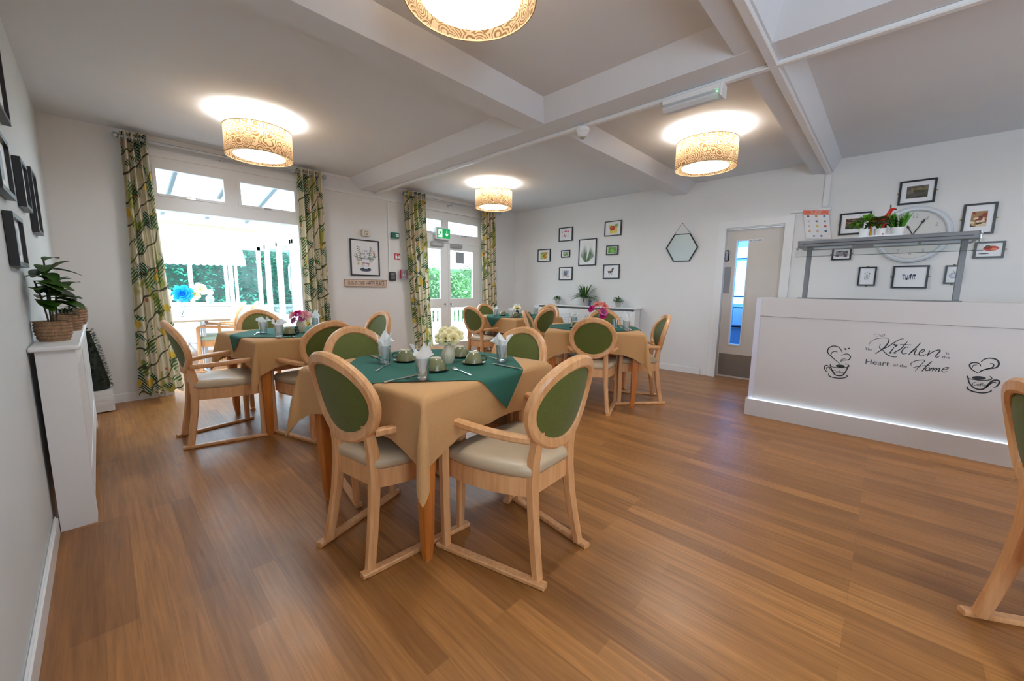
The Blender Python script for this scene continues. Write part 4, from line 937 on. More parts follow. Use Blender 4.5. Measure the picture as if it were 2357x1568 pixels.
# ------------------------------------------------------------------ serving counter with gantry
CX = 4.316
t = thing('serving_counter', 'long pale serving counter with coffee cup and kitchen slogan stickers', 'counter', (0, 0, 0))
M_CNT = mat('pale_grey_laminate', S(206, 200, 198), .5)
mb = MB(); mb.box(CX, CX+.03, -3.0, .865, .16, .962); mb.build('front_panel', M_CNT, t, smooth=0)
mb = MB(); mb.box(CX-.004, CX+.03, -3.0, .865, .966, 1.135); mb.build('upper_panel', M_CNT, t, smooth=0)
mb = MB(); mb.box(CX-.006, CX+.62, .865, .905, .16, 1.135); mb.build('end_panel', mat('white_laminate_edge', S(214, 212, 226), .4), t, smooth=0)
mb = MB(); mb.box(CX-.035, CX+.62, -3.0, .918, .0, .158); mb.build('plinth', M_CNT, t, smooth=0)
mb = MB(); mb.box(CX+.03, CX+.62, -3.0, .865, 1.10, 1.133); mb.build('worktop', M_CNT, t, smooth=0)
mb = MB(); mb.box(CX-.022, CX-.010, -2.98, .895, .1585, .163); mb.build('light_strip', mat('cool_led_strip', (.9, .95, 1), .5, emit=(.62, .82, 1), es=1.8), t, smooth=0)
M_INK = mat('black_vinyl_sticker', (.012, .012, .014), .5)
def sticker(name, label, keys, cy, extra=None):
    s = tag(bpy.data.objects.new(name, None), label, 'sticker'); COL.objects.link(s); s.location = (CX, -cy, 0); s.rotation_euler = (0, 0, ON_FAR); s.empty_display_size = .05
    for key, part in keys:
        mb = MB()
        for w, pts in STROKES[key]: ribbon(mb, [(p[0]-cy, p[1]) for p in pts], w*.00118, -.0012)
        if key == 'kitchen': flat(mb, [(p[0]-cy, p[1]) for p in BLOB['heart']], -.0012)
        if key == 'cupa':
            for b in ('h2', 'h3'): flat(mb, [(p[0]-cy, p[1]) for p in BLOB[b]], -.0012)
        if key in ('cupa', 'cupb'): flat(mb, [(p[0]-cy, p[1]) for p in COFFEE[key == 'cupb']], -.0012)
        mb.build(part, M_INK, s, smooth=0)
    for body, size, x, z, sx, nm in extra or ():
        mb = MB(); text_mb(mb, body, size, x-cy, z, -.0012, sx=sx); mb.build(nm, cm(58, 58, 64) if nm == 'small_words' else M_INK, s, smooth=0)
sticker('slogan_sticker', 'black sticker reading The Kitchen is the Heart of the Home', (('kitchen', 'script_word'), ('steam', 'steam'), ('home', 'script_word')), .135,
        (('The', .030, -.103, .727, 1, 'small_words'), ('is', .030, .346, .748, 1, 'small_words'), ('the', .030, .330, .7165, 1, 'small_words'), ('Heart', .058, -.092, .615, 1.08, 'small_words'), ('of the', .033, .077, .618, 1, 'small_words')))
sticker('coffee_cup_sticker', 'black coffee cup sticker with heart shaped steam, left of the slogan', (('cupa', 'drawing'),), -.25, (('Coffee', .034, -.287, .510, .82, 'lettering'),))
sticker('coffee_cup_sticker', 'black coffee cup sticker with heart shaped steam, right of the slogan', (('cupb', 'drawing'),), .56, (('Coffee', .036, .496, .540, .82, 'lettering'),))
# gantry
GX = 4.52
t = thing('serving_gantry', 'grey heated gantry with glass screen standing on the counter', 'food gantry', (GX, 0, 1.135))
mb = MB(); mb.rbox(-.03, .03, -.40, .62, 0, .008, .002); mb.build('foot_rail', M_GREYP, t)
for y in (.568, -.366):
    mb = MB(); mb.rbox(-.018, .018, y-.018, y+.018, .008, .46, .003); mb.build('post', M_GREYP, t)
mb = MB(); mb.rbox(-.06, .36, -.44, .66, .462, .520, .006); mb.build('shelf', M_GREYP, t)
mb = MB(); mb.box(-.061, -.058, -.40, .62, .486, .492); mb.build('slot', M_BLACK, t, smooth=0)
for y0 in (.3, -.1, -.38):
    mb = MB(); mb.box(.0, .1, y0-.02, y0+.24, .452, .462); mb.build('lamp_cover', mat('frosted_cover', (.7, .78, .86), .3), t, smooth=0)
for y in (.655, -.437):
    mb = MB(); mb.rbox(-.066, -.02, y-.006, y+.006, .44, .52, .003); mb.sphere((-.07, y, .50), .008); mb.sphere((-.07, y, .455), .008); mb.build('end_bracket', M_BRUSH, t)
mb = MB(); A_ = [(-.058, .462), (-.052, .462), (-.082, .375), (-.088, .375)]
mb.loft([[(x, y, z) for x, z in A_] for y in (-.455, .66)]); mb.build('glass_screen', M_SNEEZE, t, smooth=0)
mb = MB(); mb.tube([(-.085, -.455, .375), (-.085, .66, .375)], .0022, 6); mb.build('glass_edge', cm(60, 84, 84), t)
# herbs on the gantry
GZ = 1.135+.520
t = thing('plant_tray', 'white tray under the three herb pots', 'tray', (4.56, .105, GZ))
mb = MB(); mb.box(-.05, .05, -.135, .135, 0, .004)
for a in ((-.05, .05, -.135, -.131), (-.05, .05, .131, .135), (-.05, -.046, -.131, .131), (.046, .05, -.131, .131)): mb.box(*a, .004, .016)
mb.build('tray', M_WHITEP, t, smooth=0)
def pot(t, r0, r1, h, m=M_WHITEP, soil=True):
    mb = MB(); mb.lathe([(r0*.96, 0), (r0, .003), (r1, h), (r1-.004, h), (r1-.006, h-.012)], 24, cap1=False); mb.build('pot', m, t)
    if soil:
        mb = MB(); mb.lathe([(.001, h-.012), (r1-.005, h-.011)], 24, cap0=False); mb.build('soil', mat('dark_soil', S(50, 40, 30), .9), t)
def grass(t, n, r, h, m, z0, spread=.35, seed=1, wd=.005, droop=.12):
    q = random.Random(seed); mb = MB()
    for _ in range(n):
        a = q.uniform(0, 2*PI); rr = r*math.sqrt(q.random()); sp = spread*q.uniform(.2, 1)
        mb.leaf((rr*math.cos(a), rr*math.sin(a), z0), (sp*math.cos(a+q.uniform(-.6, .6)), sp*math.sin(a+q.uniform(-.6, .6)), 1), h*q.uniform(.65, 1.05), wd, (0, 1, 0) if abs(math.sin(a)) < .7 else (1, 0, 0), droop, .1, seg=3)
    mb.build('foliage', m, t, smooth=0)
def bushy(t, n, r, zc, rz, ln, wd, m, seed=1, name='foliage'):
    q = random.Random(seed); mb = MB()
    for _ in range(n):
        a = q.uniform(0, 2*PI); b = math.asin(q.uniform(-.35, 1)); k = q.uniform(.45, 1)
        d = Vector((math.cos(a)*math.cos(b), math.sin(a)*math.cos(b), math.sin(b)*.8+.1))
        mb.leaf((d.x*r*k*.8, d.y*r*k*.8, zc+d.z*rz*k*.8), d+Vector((q.uniform(-.5, .5), q.uniform(-.5, .5), q.uniform(-.3, .4))), ln*q.uniform(.7, 1.2), wd*q.uniform(.7, 1.2), (0, 0, 1), .35, .15, seg=3)
    mb.build(name, m, t, smooth=0)
HG = 'potted herbs on the gantry'
t = thing('herb_pot', 'light green leafy herb in white pot, left of the three on the gantry', 'potted plant', (4.56, .205, GZ+.004), 0, HG); pot(t, .034, .042, .068); bushy(t, 130, .10, .115, .085, .05, .032, M_LEAFL, 3)
t = thing('herb_pot', 'dark green herb in white pot, middle of the three on the gantry', 'potted plant', (4.56, .108, GZ+.004), 0, HG); pot(t, .034, .042, .068); bushy(t, 140, .10, .110, .075, .046, .028, mat('mid_green_leaf', S(70, 96, 34), .5, noise=.4, nscale=40), 4)
t = thing('herb_pot', 'upright chives like grass in white pot, right of the three on the gantry', 'potted plant', (4.56, .008, GZ+.004), 0, HG); pot(t, .034, .044, .068); grass(t, 260, .036, .145, mat('vivid_chives', S(76, 146, 24), .5, noise=.3, nscale=30), .058, .45, 5, .007)
# red toy animal standing among the herbs
t = thing('toy_llama', 'red and grey striped felt llama ornament above the potted herbs', 'ornament', (4.545, .118, GZ+.075), ON_FAR)
M_RED = mat('red_felt', S(190, 30, 22), .85); M_GRF = mat('grey_felt', S(96, 104, 92), .85); M_GLD = mat('gold_felt', S(186, 130, 50), .85)
prof = [(-.072, .055, .030), (-.062, .075, .040), (-.03, .080, .042), (.005, .078, .040), (.026, .084, .036), (.040, .10, .03)]
mb = MB()
rings = []
for x, zt, ry in prof: rings.append([(x, ry*.5*math.cos(2*PI*k/14), .045+(zt-.045)*math.sin(2*PI*k/14)*(1 if math.sin(2*PI*k/14) > 0 else .55)) for k in range(14)])
mb.loft(rings); mb.tube([(.026, 0, .072), (.042, 0, .10), (.052, 0, .125), (.055, 0, .14)], .014, 10, radii=[.02, .016, .013, .012]); mb.sphere((.064, 0, .144), .019, .012, .012)
mb.build('body', M_RED, t)
mb = MB()
rr = [[(x, ry*.54*math.cos(2*PI*k/14), .047+(.012 if x > -.07 else .008)*math.sin(2*PI*k/14)) for k in range(14)] for x, zt, ry in [(-.074, 0, .03), (-.03, 0, .044), (.035, 0, .036)]]
mb.loft(rr); mb.build('saddle_band', M_GRF, t)
for x in (-.058, -.05, .016, .024):
    mb = MB(); s_ = 1 if x in (-.058, .016) else -1; mb.tube([(x, .011*s_, .04), (x, .012*s_, -.075)], .007, 8); mb.build('leg', M_RED if x > 0 else M_GLD, t)
for s_ in (1, -1):
    mb = MB(); mb.leaf((.052, .007*s_, .150), (-.05+.1*(s_ > 0), .1*s_, 1), .034, .010, (0, 1, 0), 0, .1, seg=3); mb.build('ear', M_GRF, t)
mb = MB(); mb.sphere((.084, 0, .142), .006); mb.build('nose', M_BLACK, t)
mb = MB(); mb.sphere((-.012, -.020, .040), .008, .004, .008); mb.build('pompom', M_BOARD, t)
# smoke detector, emergency light
t = thing('smoke_detector', 'white smoke detector under the cross beam', 'smoke detector', (2.895, 1.98, BZ-.026))
mb = MB(); mb.lathe([(.030, -.068), (.034, -.058), (.044, -.05), (.052, -.03), (.056, -.028), (.056, 0)], 28); mb.build('housing', M_WHITEP, t)
mb = MB(); mb.lathe([(.018, -.078), (.024, -.067)], 20); mb.build('sensor', cm(180, 176, 160), t)
t = thing('emergency_light', 'clear fronted emergency light strip under the cross beam', 'emergency light', (2.895, 1.10, BZ-.026))
mb = MB(); mb.rbox(-.045, .045, -.19, .19, -.035, 0, .004); mb.build('gear_tray', M_WHITEP, t)
mb = MB(); mb.sweep([(0, -.188, -.06), (0, .188, -.06)], .08, .05, ch=.4); mb.build('diffuser', translucent_mat('ribbed_clear_diffuser', (.86, .86, .88), .3, .25), t)
mb = MB(); mb.sphere((-.03, -.165, -.048), .006); mb.build('indicator', mat('green_indicator', (.2, .9, .4), .4, emit=(.3, 1, .5), es=3), t)
mb = MB(); mb.rbox(-.05, .05, -.20, -.186, -.085, 0, .003); mb.build('end_cap', M_WHITEP, t)
# ------------------------------------------------------------------ radiator covers
t = thing('radiator_cover', 'white slatted radiator cover against the left wall', 'radiator cover', (0, 0, 0))
y0, y1, x1 = 2.78, 4.78, -.105
mb = MB(); mb.rbox(LX+.002, x1+.022, y0-.022, y1+.022, .882, .905, .006); mb.build('top_shelf', M_TRIM, t)
mb = MB(); mb.box(LX+.02, x1, y0, y0+.018, 0, .882); mb.build('side_panel', M_TRIM, t, smooth=0)
mb = MB(); mb.box(LX+.02, x1, y1-.018, y1, 0, .882); mb.build('side_panel', M_TRIM, t, smooth=0)
mb = MB(); fr = x1-.018
for a in ((y0+.018, y0+.12, 0, .882), (y1-.12, y1-.018, 0, .882), (y0+.12, y1-.12, .78, .882), (y0+.12, y1-.12, .10, .24), ((y0+y1)/2-.05, (y0+y1)/2+.05, .24, .78)): mb.box(fr, x1, a[0], a[1], a[2], a[3])
mb.build('front_frame', M_TRIM, t, smooth=0)
mb = MB(); y = y0+.13
while y < y1-.15:
    if abs(y+.02-(y0+y1)/2) > .07: mb.box(fr+.003, x1-.003, y, y+.04, .24, .78)
    y += .062
mb.build('slats', M_TRIM, t, smooth=0)
mb = MB(); mb.rbox(LX+.08, LX+.12, y0+.1, y1-.1, .12, .75, .01); mb.build('radiator', mat('radiator_white', (.7, .7, .7), .4), t)
t = thing('radiator_cover', 'white lattice fronted radiator cover against the far wall', 'radiator cover', (0, 0, 0))
y0, y1, xf = 2.80, 4.74, FX-.19
mb = MB(); mb.rbox(xf-.025, FX-.001, y0-.03, y1+.03, .888, .912, .005); mb.build('top_shelf', M_TRIM, t)
for a, b in ((y0, y0+.018), (y1-.018, y1)):
    mb = MB(); mb.box(xf, FX-.02, a, b, 0, .888); mb.build('side_panel', M_TRIM, t, smooth=0)
mb = MB()
ym = (y0+y1)/2
for a in ((y0+.018, y0+.13, 0, .855), (y1-.13, y1-.018, 0, .855), (y0+.13, y1-.13, .76, .855), (y0+.13, y1-.13, .08, .2), (ym-.06, ym+.06, .2, .76)): mb.box(xf, xf+.018, a[0], a[1], a[2], a[3])
mb.build('front_frame', M_TRIM, t, smooth=0)
for a0, a1 in ((y0+.13, ym-.06), (ym+.06, y1-.13)):
    mb = MB(); q = .030; w = .0105
    def clip(y, z): return (min(max(y, a0), a1), min(max(z, .2), .76))
    k = a0-.6
    while k < a1+.6:
        for sg in (1, -1):
            zA, zB = .2, .76; yA, yB = (k, k+.56) if sg > 0 else (k+.56, k)
            # clip the diagonal bar to the opening
            t0, t1 = 0.0, 1.0
            d = yB-yA
            for lim, up in ((a0, 0), (a1, 1)):
                tt = (lim-yA)/d
                if (d > 0) == (up == 0): t0 = max(t0, tt)
                else: t1 = min(t1, tt)
            if t1-t0 > .02:
                P0 = Vector((0, yA+d*t0, zA+.56*t0)); P1 = Vector((0, yA+d*t1, zA+.56*t1)); s_ = Vector((0, -(P1-P0).z, (P1-P0).y)).normalized()*w; X0 = xf+(.006 if sg > 0 else .0085)
                mb.add([(X0, (P0+s_).y, (P0+s_).z), (X0, (P0-s_).y, (P0-s_).z), (X0, (P1-s_).y, (P1-s_).z), (X0, (P1+s_).y, (P1+s_).z)], [(0, 1, 2, 3)])
        k += q*math.sqrt(2)
    mb.build('lattice', M_TRIM, t, smooth=0)
mb = MB(); mb.box(xf+.05, xf+.09, y0+.1, y1-.1, .1, .8); mb.build('radiator', mat('shadowed_radiator', (.06, .06, .065), .6), t, smooth=0)  # near-black colour stands in for the shade behind the lattice
# plants on the far cover
M_SPK = mat('speckled_grey_pot', S(190, 186, 182), .6, noise=.15, nscale=90)
PG = 'pots on the far radiator cover'
Z2 = .912
t = thing('potted_grass', 'small speckled pot of clipped grass, left on the far radiator cover', 'potted plant', (FX-.13, 4.34, Z2), 0, PG); pot(t, .034, .045, .085, M_SPK); bushy(t, 120, .06, .10, .055, .055, .014, M_FERN, 8)
t = thing('potted_grass', 'small speckled pot of clipped grass, right on the far radiator cover', 'potted plant', (FX-.13, 3.125, Z2), 0, PG); pot(t, .036, .048, .085, M_SPK); bushy(t, 120, .068, .105, .055, .06, .016, M_FERN, 9)
t = thing('potted_fern', 'arching green fern in a large speckled pot between the two small pots', 'potted plant', (FX-.13, 3.755, Z2), 0, PG); pot(t, .068, .074, .135, M_SPK)
q = random.Random(4); mb = MB()
for i in range(70):
    a = 2*PI*i/70*5; el_ = q.uniform(.35, 1.35); d = (math.cos(a)*math.cos(el_), math.sin(a)*math.cos(el_)*1.15, math.sin(el_))
    ln = q.uniform(.24, .36)
    if d[0]*ln > .10: ln *= .45
    mb.leaf((.03*math.cos(a), .03*math.sin(a), .125), d, ln, .026, (0, 0, 1), .55*math.cos(el_)+.1, .15, seg=6)
mb.build('foliage', M_FERN, t, smooth=0)
t = thing('greeting_card', 'slim dark blue card propped beside the fern pot', 'card', (FX-.15, 3.64, Z2), .3)
mb = MB(); mb.box(-.006, -.003, -.02, .02, 0, .10); mb.build('card_front', cm(84, 104, 132), t, smooth=0); mb = MB(); mb.box(.004, .007, -.02, .02, 0, .10); mb.build('card_back', M_BOARD, t, smooth=0)
# plants on the left cover
M_BASK = mat('woven_seagrass', S(150, 116, 86), .85, noise=.25, nscale=50, bump=.6, bscale=120)
def basket(t, r, h, sx=1):
    mb = MB(); pr = []
    for k in range(13):
        u = k/12; pr.append((r*(.78+.22*min(1, u*2.2)**.6)+.0025*math.cos(k*PI), h*u))
    pr += [(r-.012, h), (r-.014, h-.02)]
    mb.lathe(pr, 28, cap1=False); mb.build('basket', M_BASK, t)
    mb = MB(); mb.lathe([(.001, h-.02), (r-.012, h-.019)], 20, cap0=False); mb.build('soil', mat('dark_soil', S(50, 40, 30), .9), t)
t = thing('leafy_plant', 'broad leaved green plant in a woven basket on the left radiator cover', 'potted plant', (-.176, 3.05, .905), 0)
basket(t, .066, .10)
q = random.Random(12)
stems = [((-.010, -.02), (-.035, -.06, .30)), ((.005, .0), (.0, .0, .40)), ((.012, .02), (.03, .10, .30)), ((-.004, .015), (-.01, .06, .36))]
for (bx_, by_), tip in stems:
    mb = MB(); mb.tube([(bx_, by_, .085), ((bx_+tip[0])*.45, (by_+tip[1])*.45, .085+(tip[2]-.085)*.55), tip], .0035, 6); mb.build('stem', M_STEM, t)
mb = MB()
for (bx_, by_), tip in stems:
    for k in range(9):
        u = .42+.58*k/8; p = Vector((bx_, by_, .085)).lerp(Vector(tip), u); a = k*2.4+bx_*90
        d = Vector((math.cos(a)*.55, math.sin(a), q.uniform(-.1, .75))); ln = q.uniform(.10, .15)
        if p.x+d.normalized().x*ln < -.062: d.x = abs(d.x)*.6
        mb.leaf(p, d, ln, ln*.52, (0, 0, 1), .32, .12, seg=5)
mb.build('foliage', M_LEAF, t, smooth=50)
t = thing('moss_plant', 'low dark green plant in a small woven basket behind the leafy plant', 'potted plant', (-.150, 3.62, .905), 0); basket(t, .066, .10); bushy(t, 120, .06, .10, .035, .035, .010, M_LEAFD, 15)
t = thing('moss_plant', 'small woven basket mostly hidden, farthest on the left radiator cover', 'potted plant', (-.135, 4.15, .905), 0); basket(t, .066, .11); bushy(t, 70, .06, .11, .035, .035, .010, M_LEAFD, 16)
# topiary
t = thing('topiary_cone', 'dark clipped topiary cone in a white slatted tub in the corner', 'potted plant', (-.105, 5.28, 0), 0)
mb = MB()
mb.box(-.11, .11, -.11, .11, .01, .20)
for k in range(4):
    z = .012+.052*k; mb.box(-.116, .116, -.116, .116, z, z+.042)
mb.build('tub', M_TRIM, t, smooth=0)
q = random.Random(5); mb = MB()
for i in range(900):
    u = q.random()**.75; z = .22+.56*(1-u); r = .02+.115*u**.8; a = q.uniform(0, 2*PI); d = (math.cos(a), math.sin(a), .35+q.uniform(-.4, .5))
    mb.leaf((r*.8*math.cos(a), r*.8*math.sin(a), z), d, .030, .016, (0, 0, 1), .2, .1, seg=2)
mb.build('foliage', M_LEAFD, t, smooth=0)
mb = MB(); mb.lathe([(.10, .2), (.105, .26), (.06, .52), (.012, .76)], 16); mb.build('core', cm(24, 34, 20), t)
# ------------------------------------------------------------------ things on the tables
TZ = ZT+.0052
def make_cup():
    t = thing('cup', 'cup', 'cup')
    mb = MB(); mb.lathe([(.0475, 0), (.0495, .003), (.0480, .014), (.0435, .030), (.0350, .046), (.0285, .054), (.0265, .056)], 32, cap0=False); mb.build('bowl', M_CUP, t)
    mb = MB(); mb.lathe([(.0265, .056), (.0265, .0605), (.0235, .0610), (.022, .0575)], 28, cap0=False); mb.build('foot_ring', M_FOOT, t)
    mb = MB(); mb.tube([(.046, 0, .016), (.060, 0, .014), (.072, 0, .022), (.073, 0, .034), (.062, 0, .043), (.042, 0, .040)], .0042, 8); mb.build('handle', M_CUPD, t)
    return t
cup0 = make_cup()
mb = MB(); mb.lathe([(.034, 0), (.036, .0015), (.050, .004), (.063, .010), (.0655, .0125), (.0645, .0135), (.050, .0075), (.030, .0055)], 36); sau0 = mb.build('saucer', M_CUPD)
def make_glass():
    t = thing('tumbler', 'tumbler', 'glass')
    mb = MB(); n = 40
    pr = [(.0265, 0), (.0275, .003), (.0300, .050), (.0335, .100)]
    mb.lathe(pr, n, cap1=False, ribs=10, ribk=.018); mb.lathe([(.0320, .100), (.0285, .050), (.0262, .012), (.01, .010)], n, cap0=False)
    mb.lathe([(.0335, .100), (.0328, .1012), (.0320, .100)], n, cap0=False, cap1=False)
    mb.build('bowl', M_GLASS, t)
    mb = MB(); mb.lathe([(.0245, .0015), (.0262, .004), (.0262, .0095), (.022, .011)], n); mb.build('base', clear_mat('thick_glass_base', (.86, .90, .94), .5, .08, .12, (.8, .86, .95)), t)
    return t
gl0 = make_glass()
def napkin_mb(seed, h=.062, wide=1.0, z0=.028):
    q = random.Random(seed); mb = MB(); n = 48; rows = 12; v = []
    ph = [q.uniform(0, 6) for _ in range(5)]; pk = [q.uniform(.0, 1.0) for _ in range(5)]
    for j in range(rows+1):
        s = j/rows
        for i in range(n):
            a = 2*PI*i/n
            fold = .5+.5*math.cos(4*a+ph[0])*.8+.2*math.cos(7*a+ph[1])
            if s < .55: r = .008+.0205*(s/.55)**.7; r *= .86+.14*math.cos(5*a+ph[2]+3*s); z = z0+(.100-z0)*(s/.55)
            else:
                u = (s-.55)/.45; r = .0285*(.9+.1*math.cos(5*a+ph[2]))+u*(.030*wide*fold+.004); z = .100+h*u*(.35+.65*(.5+.5*math.cos(3*a+ph[3]))**1.2)-.012*u*u*fold
            v.append((r*math.cos(a), r*math.sin(a), z))
    mb.add(v, [(j*n+i, j*n+(i+1) % n, (j+1)*n+(i+1) % n, (j+1)*n+i) for j in range(rows) for i in range(n)])
    return mb
def make_fork():
    mb = MB()
    mb.sweep([(-.095, 0, .003), (-.05, 0, .004), (.0, 0, .006), (.04, 0, .004), (.055, 0, .003)], .010, .0022, scales=[(1.1, 1), (.9, 1), (.5, 1), (.55, 1), (1.7, 1)])
    mb.sweep([(.053, 0, .003), (.062, 0, .0025), (.072, 0, .003)], .022, .0018)
    for k in range(4): y = -.0092+.0061*k; mb.sweep([(.070, y, .003), (.085, y, .005), (.100, y, .009)], .0034, .0016)
    return mb
def make_knife():
    mb = MB()
    mb.sweep([(-.105, 0, .004), (-.06, 0, .004), (-.015, 0, .004), (-.01, 0, .004)], .012, .005, scales=[(1.1, 1), (1, 1), (.75, .8), (.7, .5)])
    mb.sweep([(-.012, 0, .004), (.0, 0, .004), (.06, .001, .004), (.09, .002, .004), (.108, .004, .004)], .019, .0018, scales=[(.6, 1), (1, 1), (1, 1), (.9, 1), (.3, 1)])
    return mb
fk0 = make_fork().build('fork', M_STEEL); kn0 = make_knife().build('knife', M_STEEL)
used = set()
def put(src, x, y, deg, label, cat, group, z=TZ):
    if src.name in used: o = copy_tree(src)
    else: o = src; used.add(src.name)
    o.location = (x, y, z); o.rotation_euler = (0, 0, math.radians(deg)); return tag(o, label, cat, group)
def cup_on_saucer(x, y, deg, where):
    put(sau0, x, y, 0, 'dark sage saucer under the upturned cup '+where, 'saucer', 'sage saucers')
    put(cup0, x, y, deg, 'sage green cup upturned on its saucer '+where, 'cup', 'upturned sage cups', TZ+.0078)
def glass_with_napkin(x, y, seed, where, h=.062, wide=1.0, rot=0):
    put(gl0, x, y, seed*31, 'clear ribbed tumbler holding a napkin '+where, 'glass', 'ribbed tumblers')
    o = napkin_mb(seed, h, wide).build('paper_napkin', M_NAPKIN, loc=(x, y, TZ), rotz=math.radians(rot), smooth=50)
    tag(o, 'white paper napkin tucked in the tumbler '+where, 'napkin', 'folded paper napkins')
def bar(src, ax, ay, bx_, by_, label, cat, group):
    put(src, (ax+bx_)/2, (ay+by_)/2, math.degrees(math.atan2(by_-ay, bx_-ax)), label, cat, group)
FG, KG = 'forks', 'knives'
# front table
glass_with_napkin(1.045, 1.955, 1, 'at the left of the front table', .085, .9, 200)
glass_with_napkin(.985, 1.498, 2, 'at the front of the front table', .075, 1.1, 20)
glass_with_napkin(1.545, 1.552, 6, 'at the right of the front table', .075, 1.35, 100)
cup_on_saucer(1.165, 1.94, 140, 'left of the rose vase, front table')
cup_on_saucer(1.143, 1.618, 60, 'just behind the front tumbler, front table')
cup_on_saucer(1.401, 1.628, -52, 'right of the rose vase, front table')
cup_on_saucer(1.480, 1.845, 175, 'behind the rose vase, front table')
bar(fk0, .90, 1.79, 1.075, 1.945, 'fork lying left of the cups on the front table', 'fork', FG)
bar(fk0, 1.196, 1.40, 1.235, 1.60, 'fork lying in the middle front of the front table', 'fork', FG)
bar(fk0, 1.592, 1.80, 1.598, 1.62, 'fork half hidden behind the right tumbler of the front table', 'fork', FG)
bar(kn0, .825, 1.562, 1.035, 1.592, 'knife at the near left edge of the front table', 'knife', KG)
bar(kn0, 1.475, 1.335, 1.477, 1.545, 'knife in front of the right tumbler, front table', 'knife', KG)
bar(kn0, 1.085, 2.06, 1.110, 2.25, 'knife behind the left tumbler of the front table', 'knife', KG)
# table by the opening
glass_with_napkin(.958, 3.90, 3, 'at the left of the table by the opening', .05, 1.3, 40)
glass_with_napkin(.974, 3.525, 4, 'at the front of the table by the opening', .055, .9, 80)
glass_with_napkin(1.46, 4.10, 5, 'behind the pink flowers, table by the opening', .085, .8, 10)
cup_on_saucer(1.087, 3.66, -30, 'on the table by the opening')
bar(fk0, .865, 3.80, .94, 3.985, 'fork left of the napkin on the table by the opening', 'fork', FG)
bar(fk0, 1.06, 3.43, 1.085, 3.63, 'fork near the salt shaker, table by the opening', 'fork', FG)
def shaker(x, y, m, label, body):
    t = thing('shaker', label, 'shaker', (x, y, TZ), 0, 'salt and pepper shakers')
    mb = MB(); mb.lathe([(.016, 0), (.0175, .003), (.0175, .042), (.013, .050)], 20); mb.build('body', body, t)
    mb = MB(); mb.lathe([(.0135, .050), (.0145, .051), (.0145, .062), (.012, .065)], 20); mb.build('cap', m, t)
shaker(1.128, 3.745, M_BRUSH, 'clear salt shaker with steel cap by the pink flower vase', clear_mat('salt_glass', (.9, .92, .92), .2, .05, .6, (.85, .86, .86)))
shaker(1.160, 3.700, mat('dark_cap', (.03, .04, .05), .4), 'black pepper shaker by the pink flower vase', mat('pepper_dark', (.008, .012, .014), .25))
# far two tables
glass_with_napkin(3.675, 1.90, 7, 'at the right front of the counter side table', .10, .9, 60)
glass_with_napkin(3.70, 2.56, 8, 'at the left of the counter side table', .06, 1.1, 150)
cup_on_saucer(3.52, 2.42, 200, 'on the counter side table')
put(gl0, 3.80, 2.10, 0, 'small empty tumbler on the counter side table', 'glass', 'ribbed tumblers')
bar(kn0, 3.82, 2.0, 3.98, 2.13, 'knife on the right part of the counter side table', 'knife', KG)
bar(kn0, 3.78, 1.90, 3.95, 2.03, 'knife nearest the table corner, counter side table', 'knife', KG)
glass_with_napkin(4.02, 4.18, 9, 'at the left of the farthest table', .06, .8, 0)
glass_with_napkin(4.02, 3.86, 10, 'at the front of the farthest table', .05, .8, 70)
glass_with_napkin(4.50, 4.20, 12, 'behind the dark vase, farthest table', .08, .7, 190)
glass_with_napkin(4.76, 4.02, 13, 'at the right of the farthest table', .06, 1.0, 30)
cup_on_saucer(4.20, 4.20, 10, 'at the back left of the farthest table')
cup_on_saucer(4.14, 3.88, -40, 'at the front of the farthest table')
cup_on_saucer(4.47, 3.93, 140, 'at the right of the farthest table')

# vases and flowers
def vase(x, y, label, m, k=1.0, h=.115, ribs=14, r=.037):
    t = thing('vase', label, 'vase', (x, y, TZ))
    mb = MB(); mb.lathe([(.022*k, 0), (.025*k, .004), (r*.93*k, h*.25), (r*k, h*.45), (r*.86*k, h*.68), (.019*k, h*.88), (.0165*k, h*.94), (.020*k, h), (.017*k, h), (.014*k, h*.92)], 56, cap1=False, ribs=ribs, ribk=.03); mb.build('body', m, t)
M_VASE = mat('cream_ribbed_ceramic', S(208, 196, 170), .3)
vase(1.307, 1.732, 'cream ribbed vase of white roses on the front table', M_VASE)
vase(1.225, 3.790, 'cream ribbed vase of pink flowers on the table by the opening', M_VASE, 1.05, .125)
M_DVASE = mat('dark_slate_vase', (.03, .035, .05), .25)
vase(4.05, 2.43, 'dark slender vase of pink flowers on the counter side table', M_DVASE, .9, .15, 0, .033)
vase(4.40, 4.10, 'small dark vase on the farthest table', M_DVASE, 1.0, .085, 0, .033)
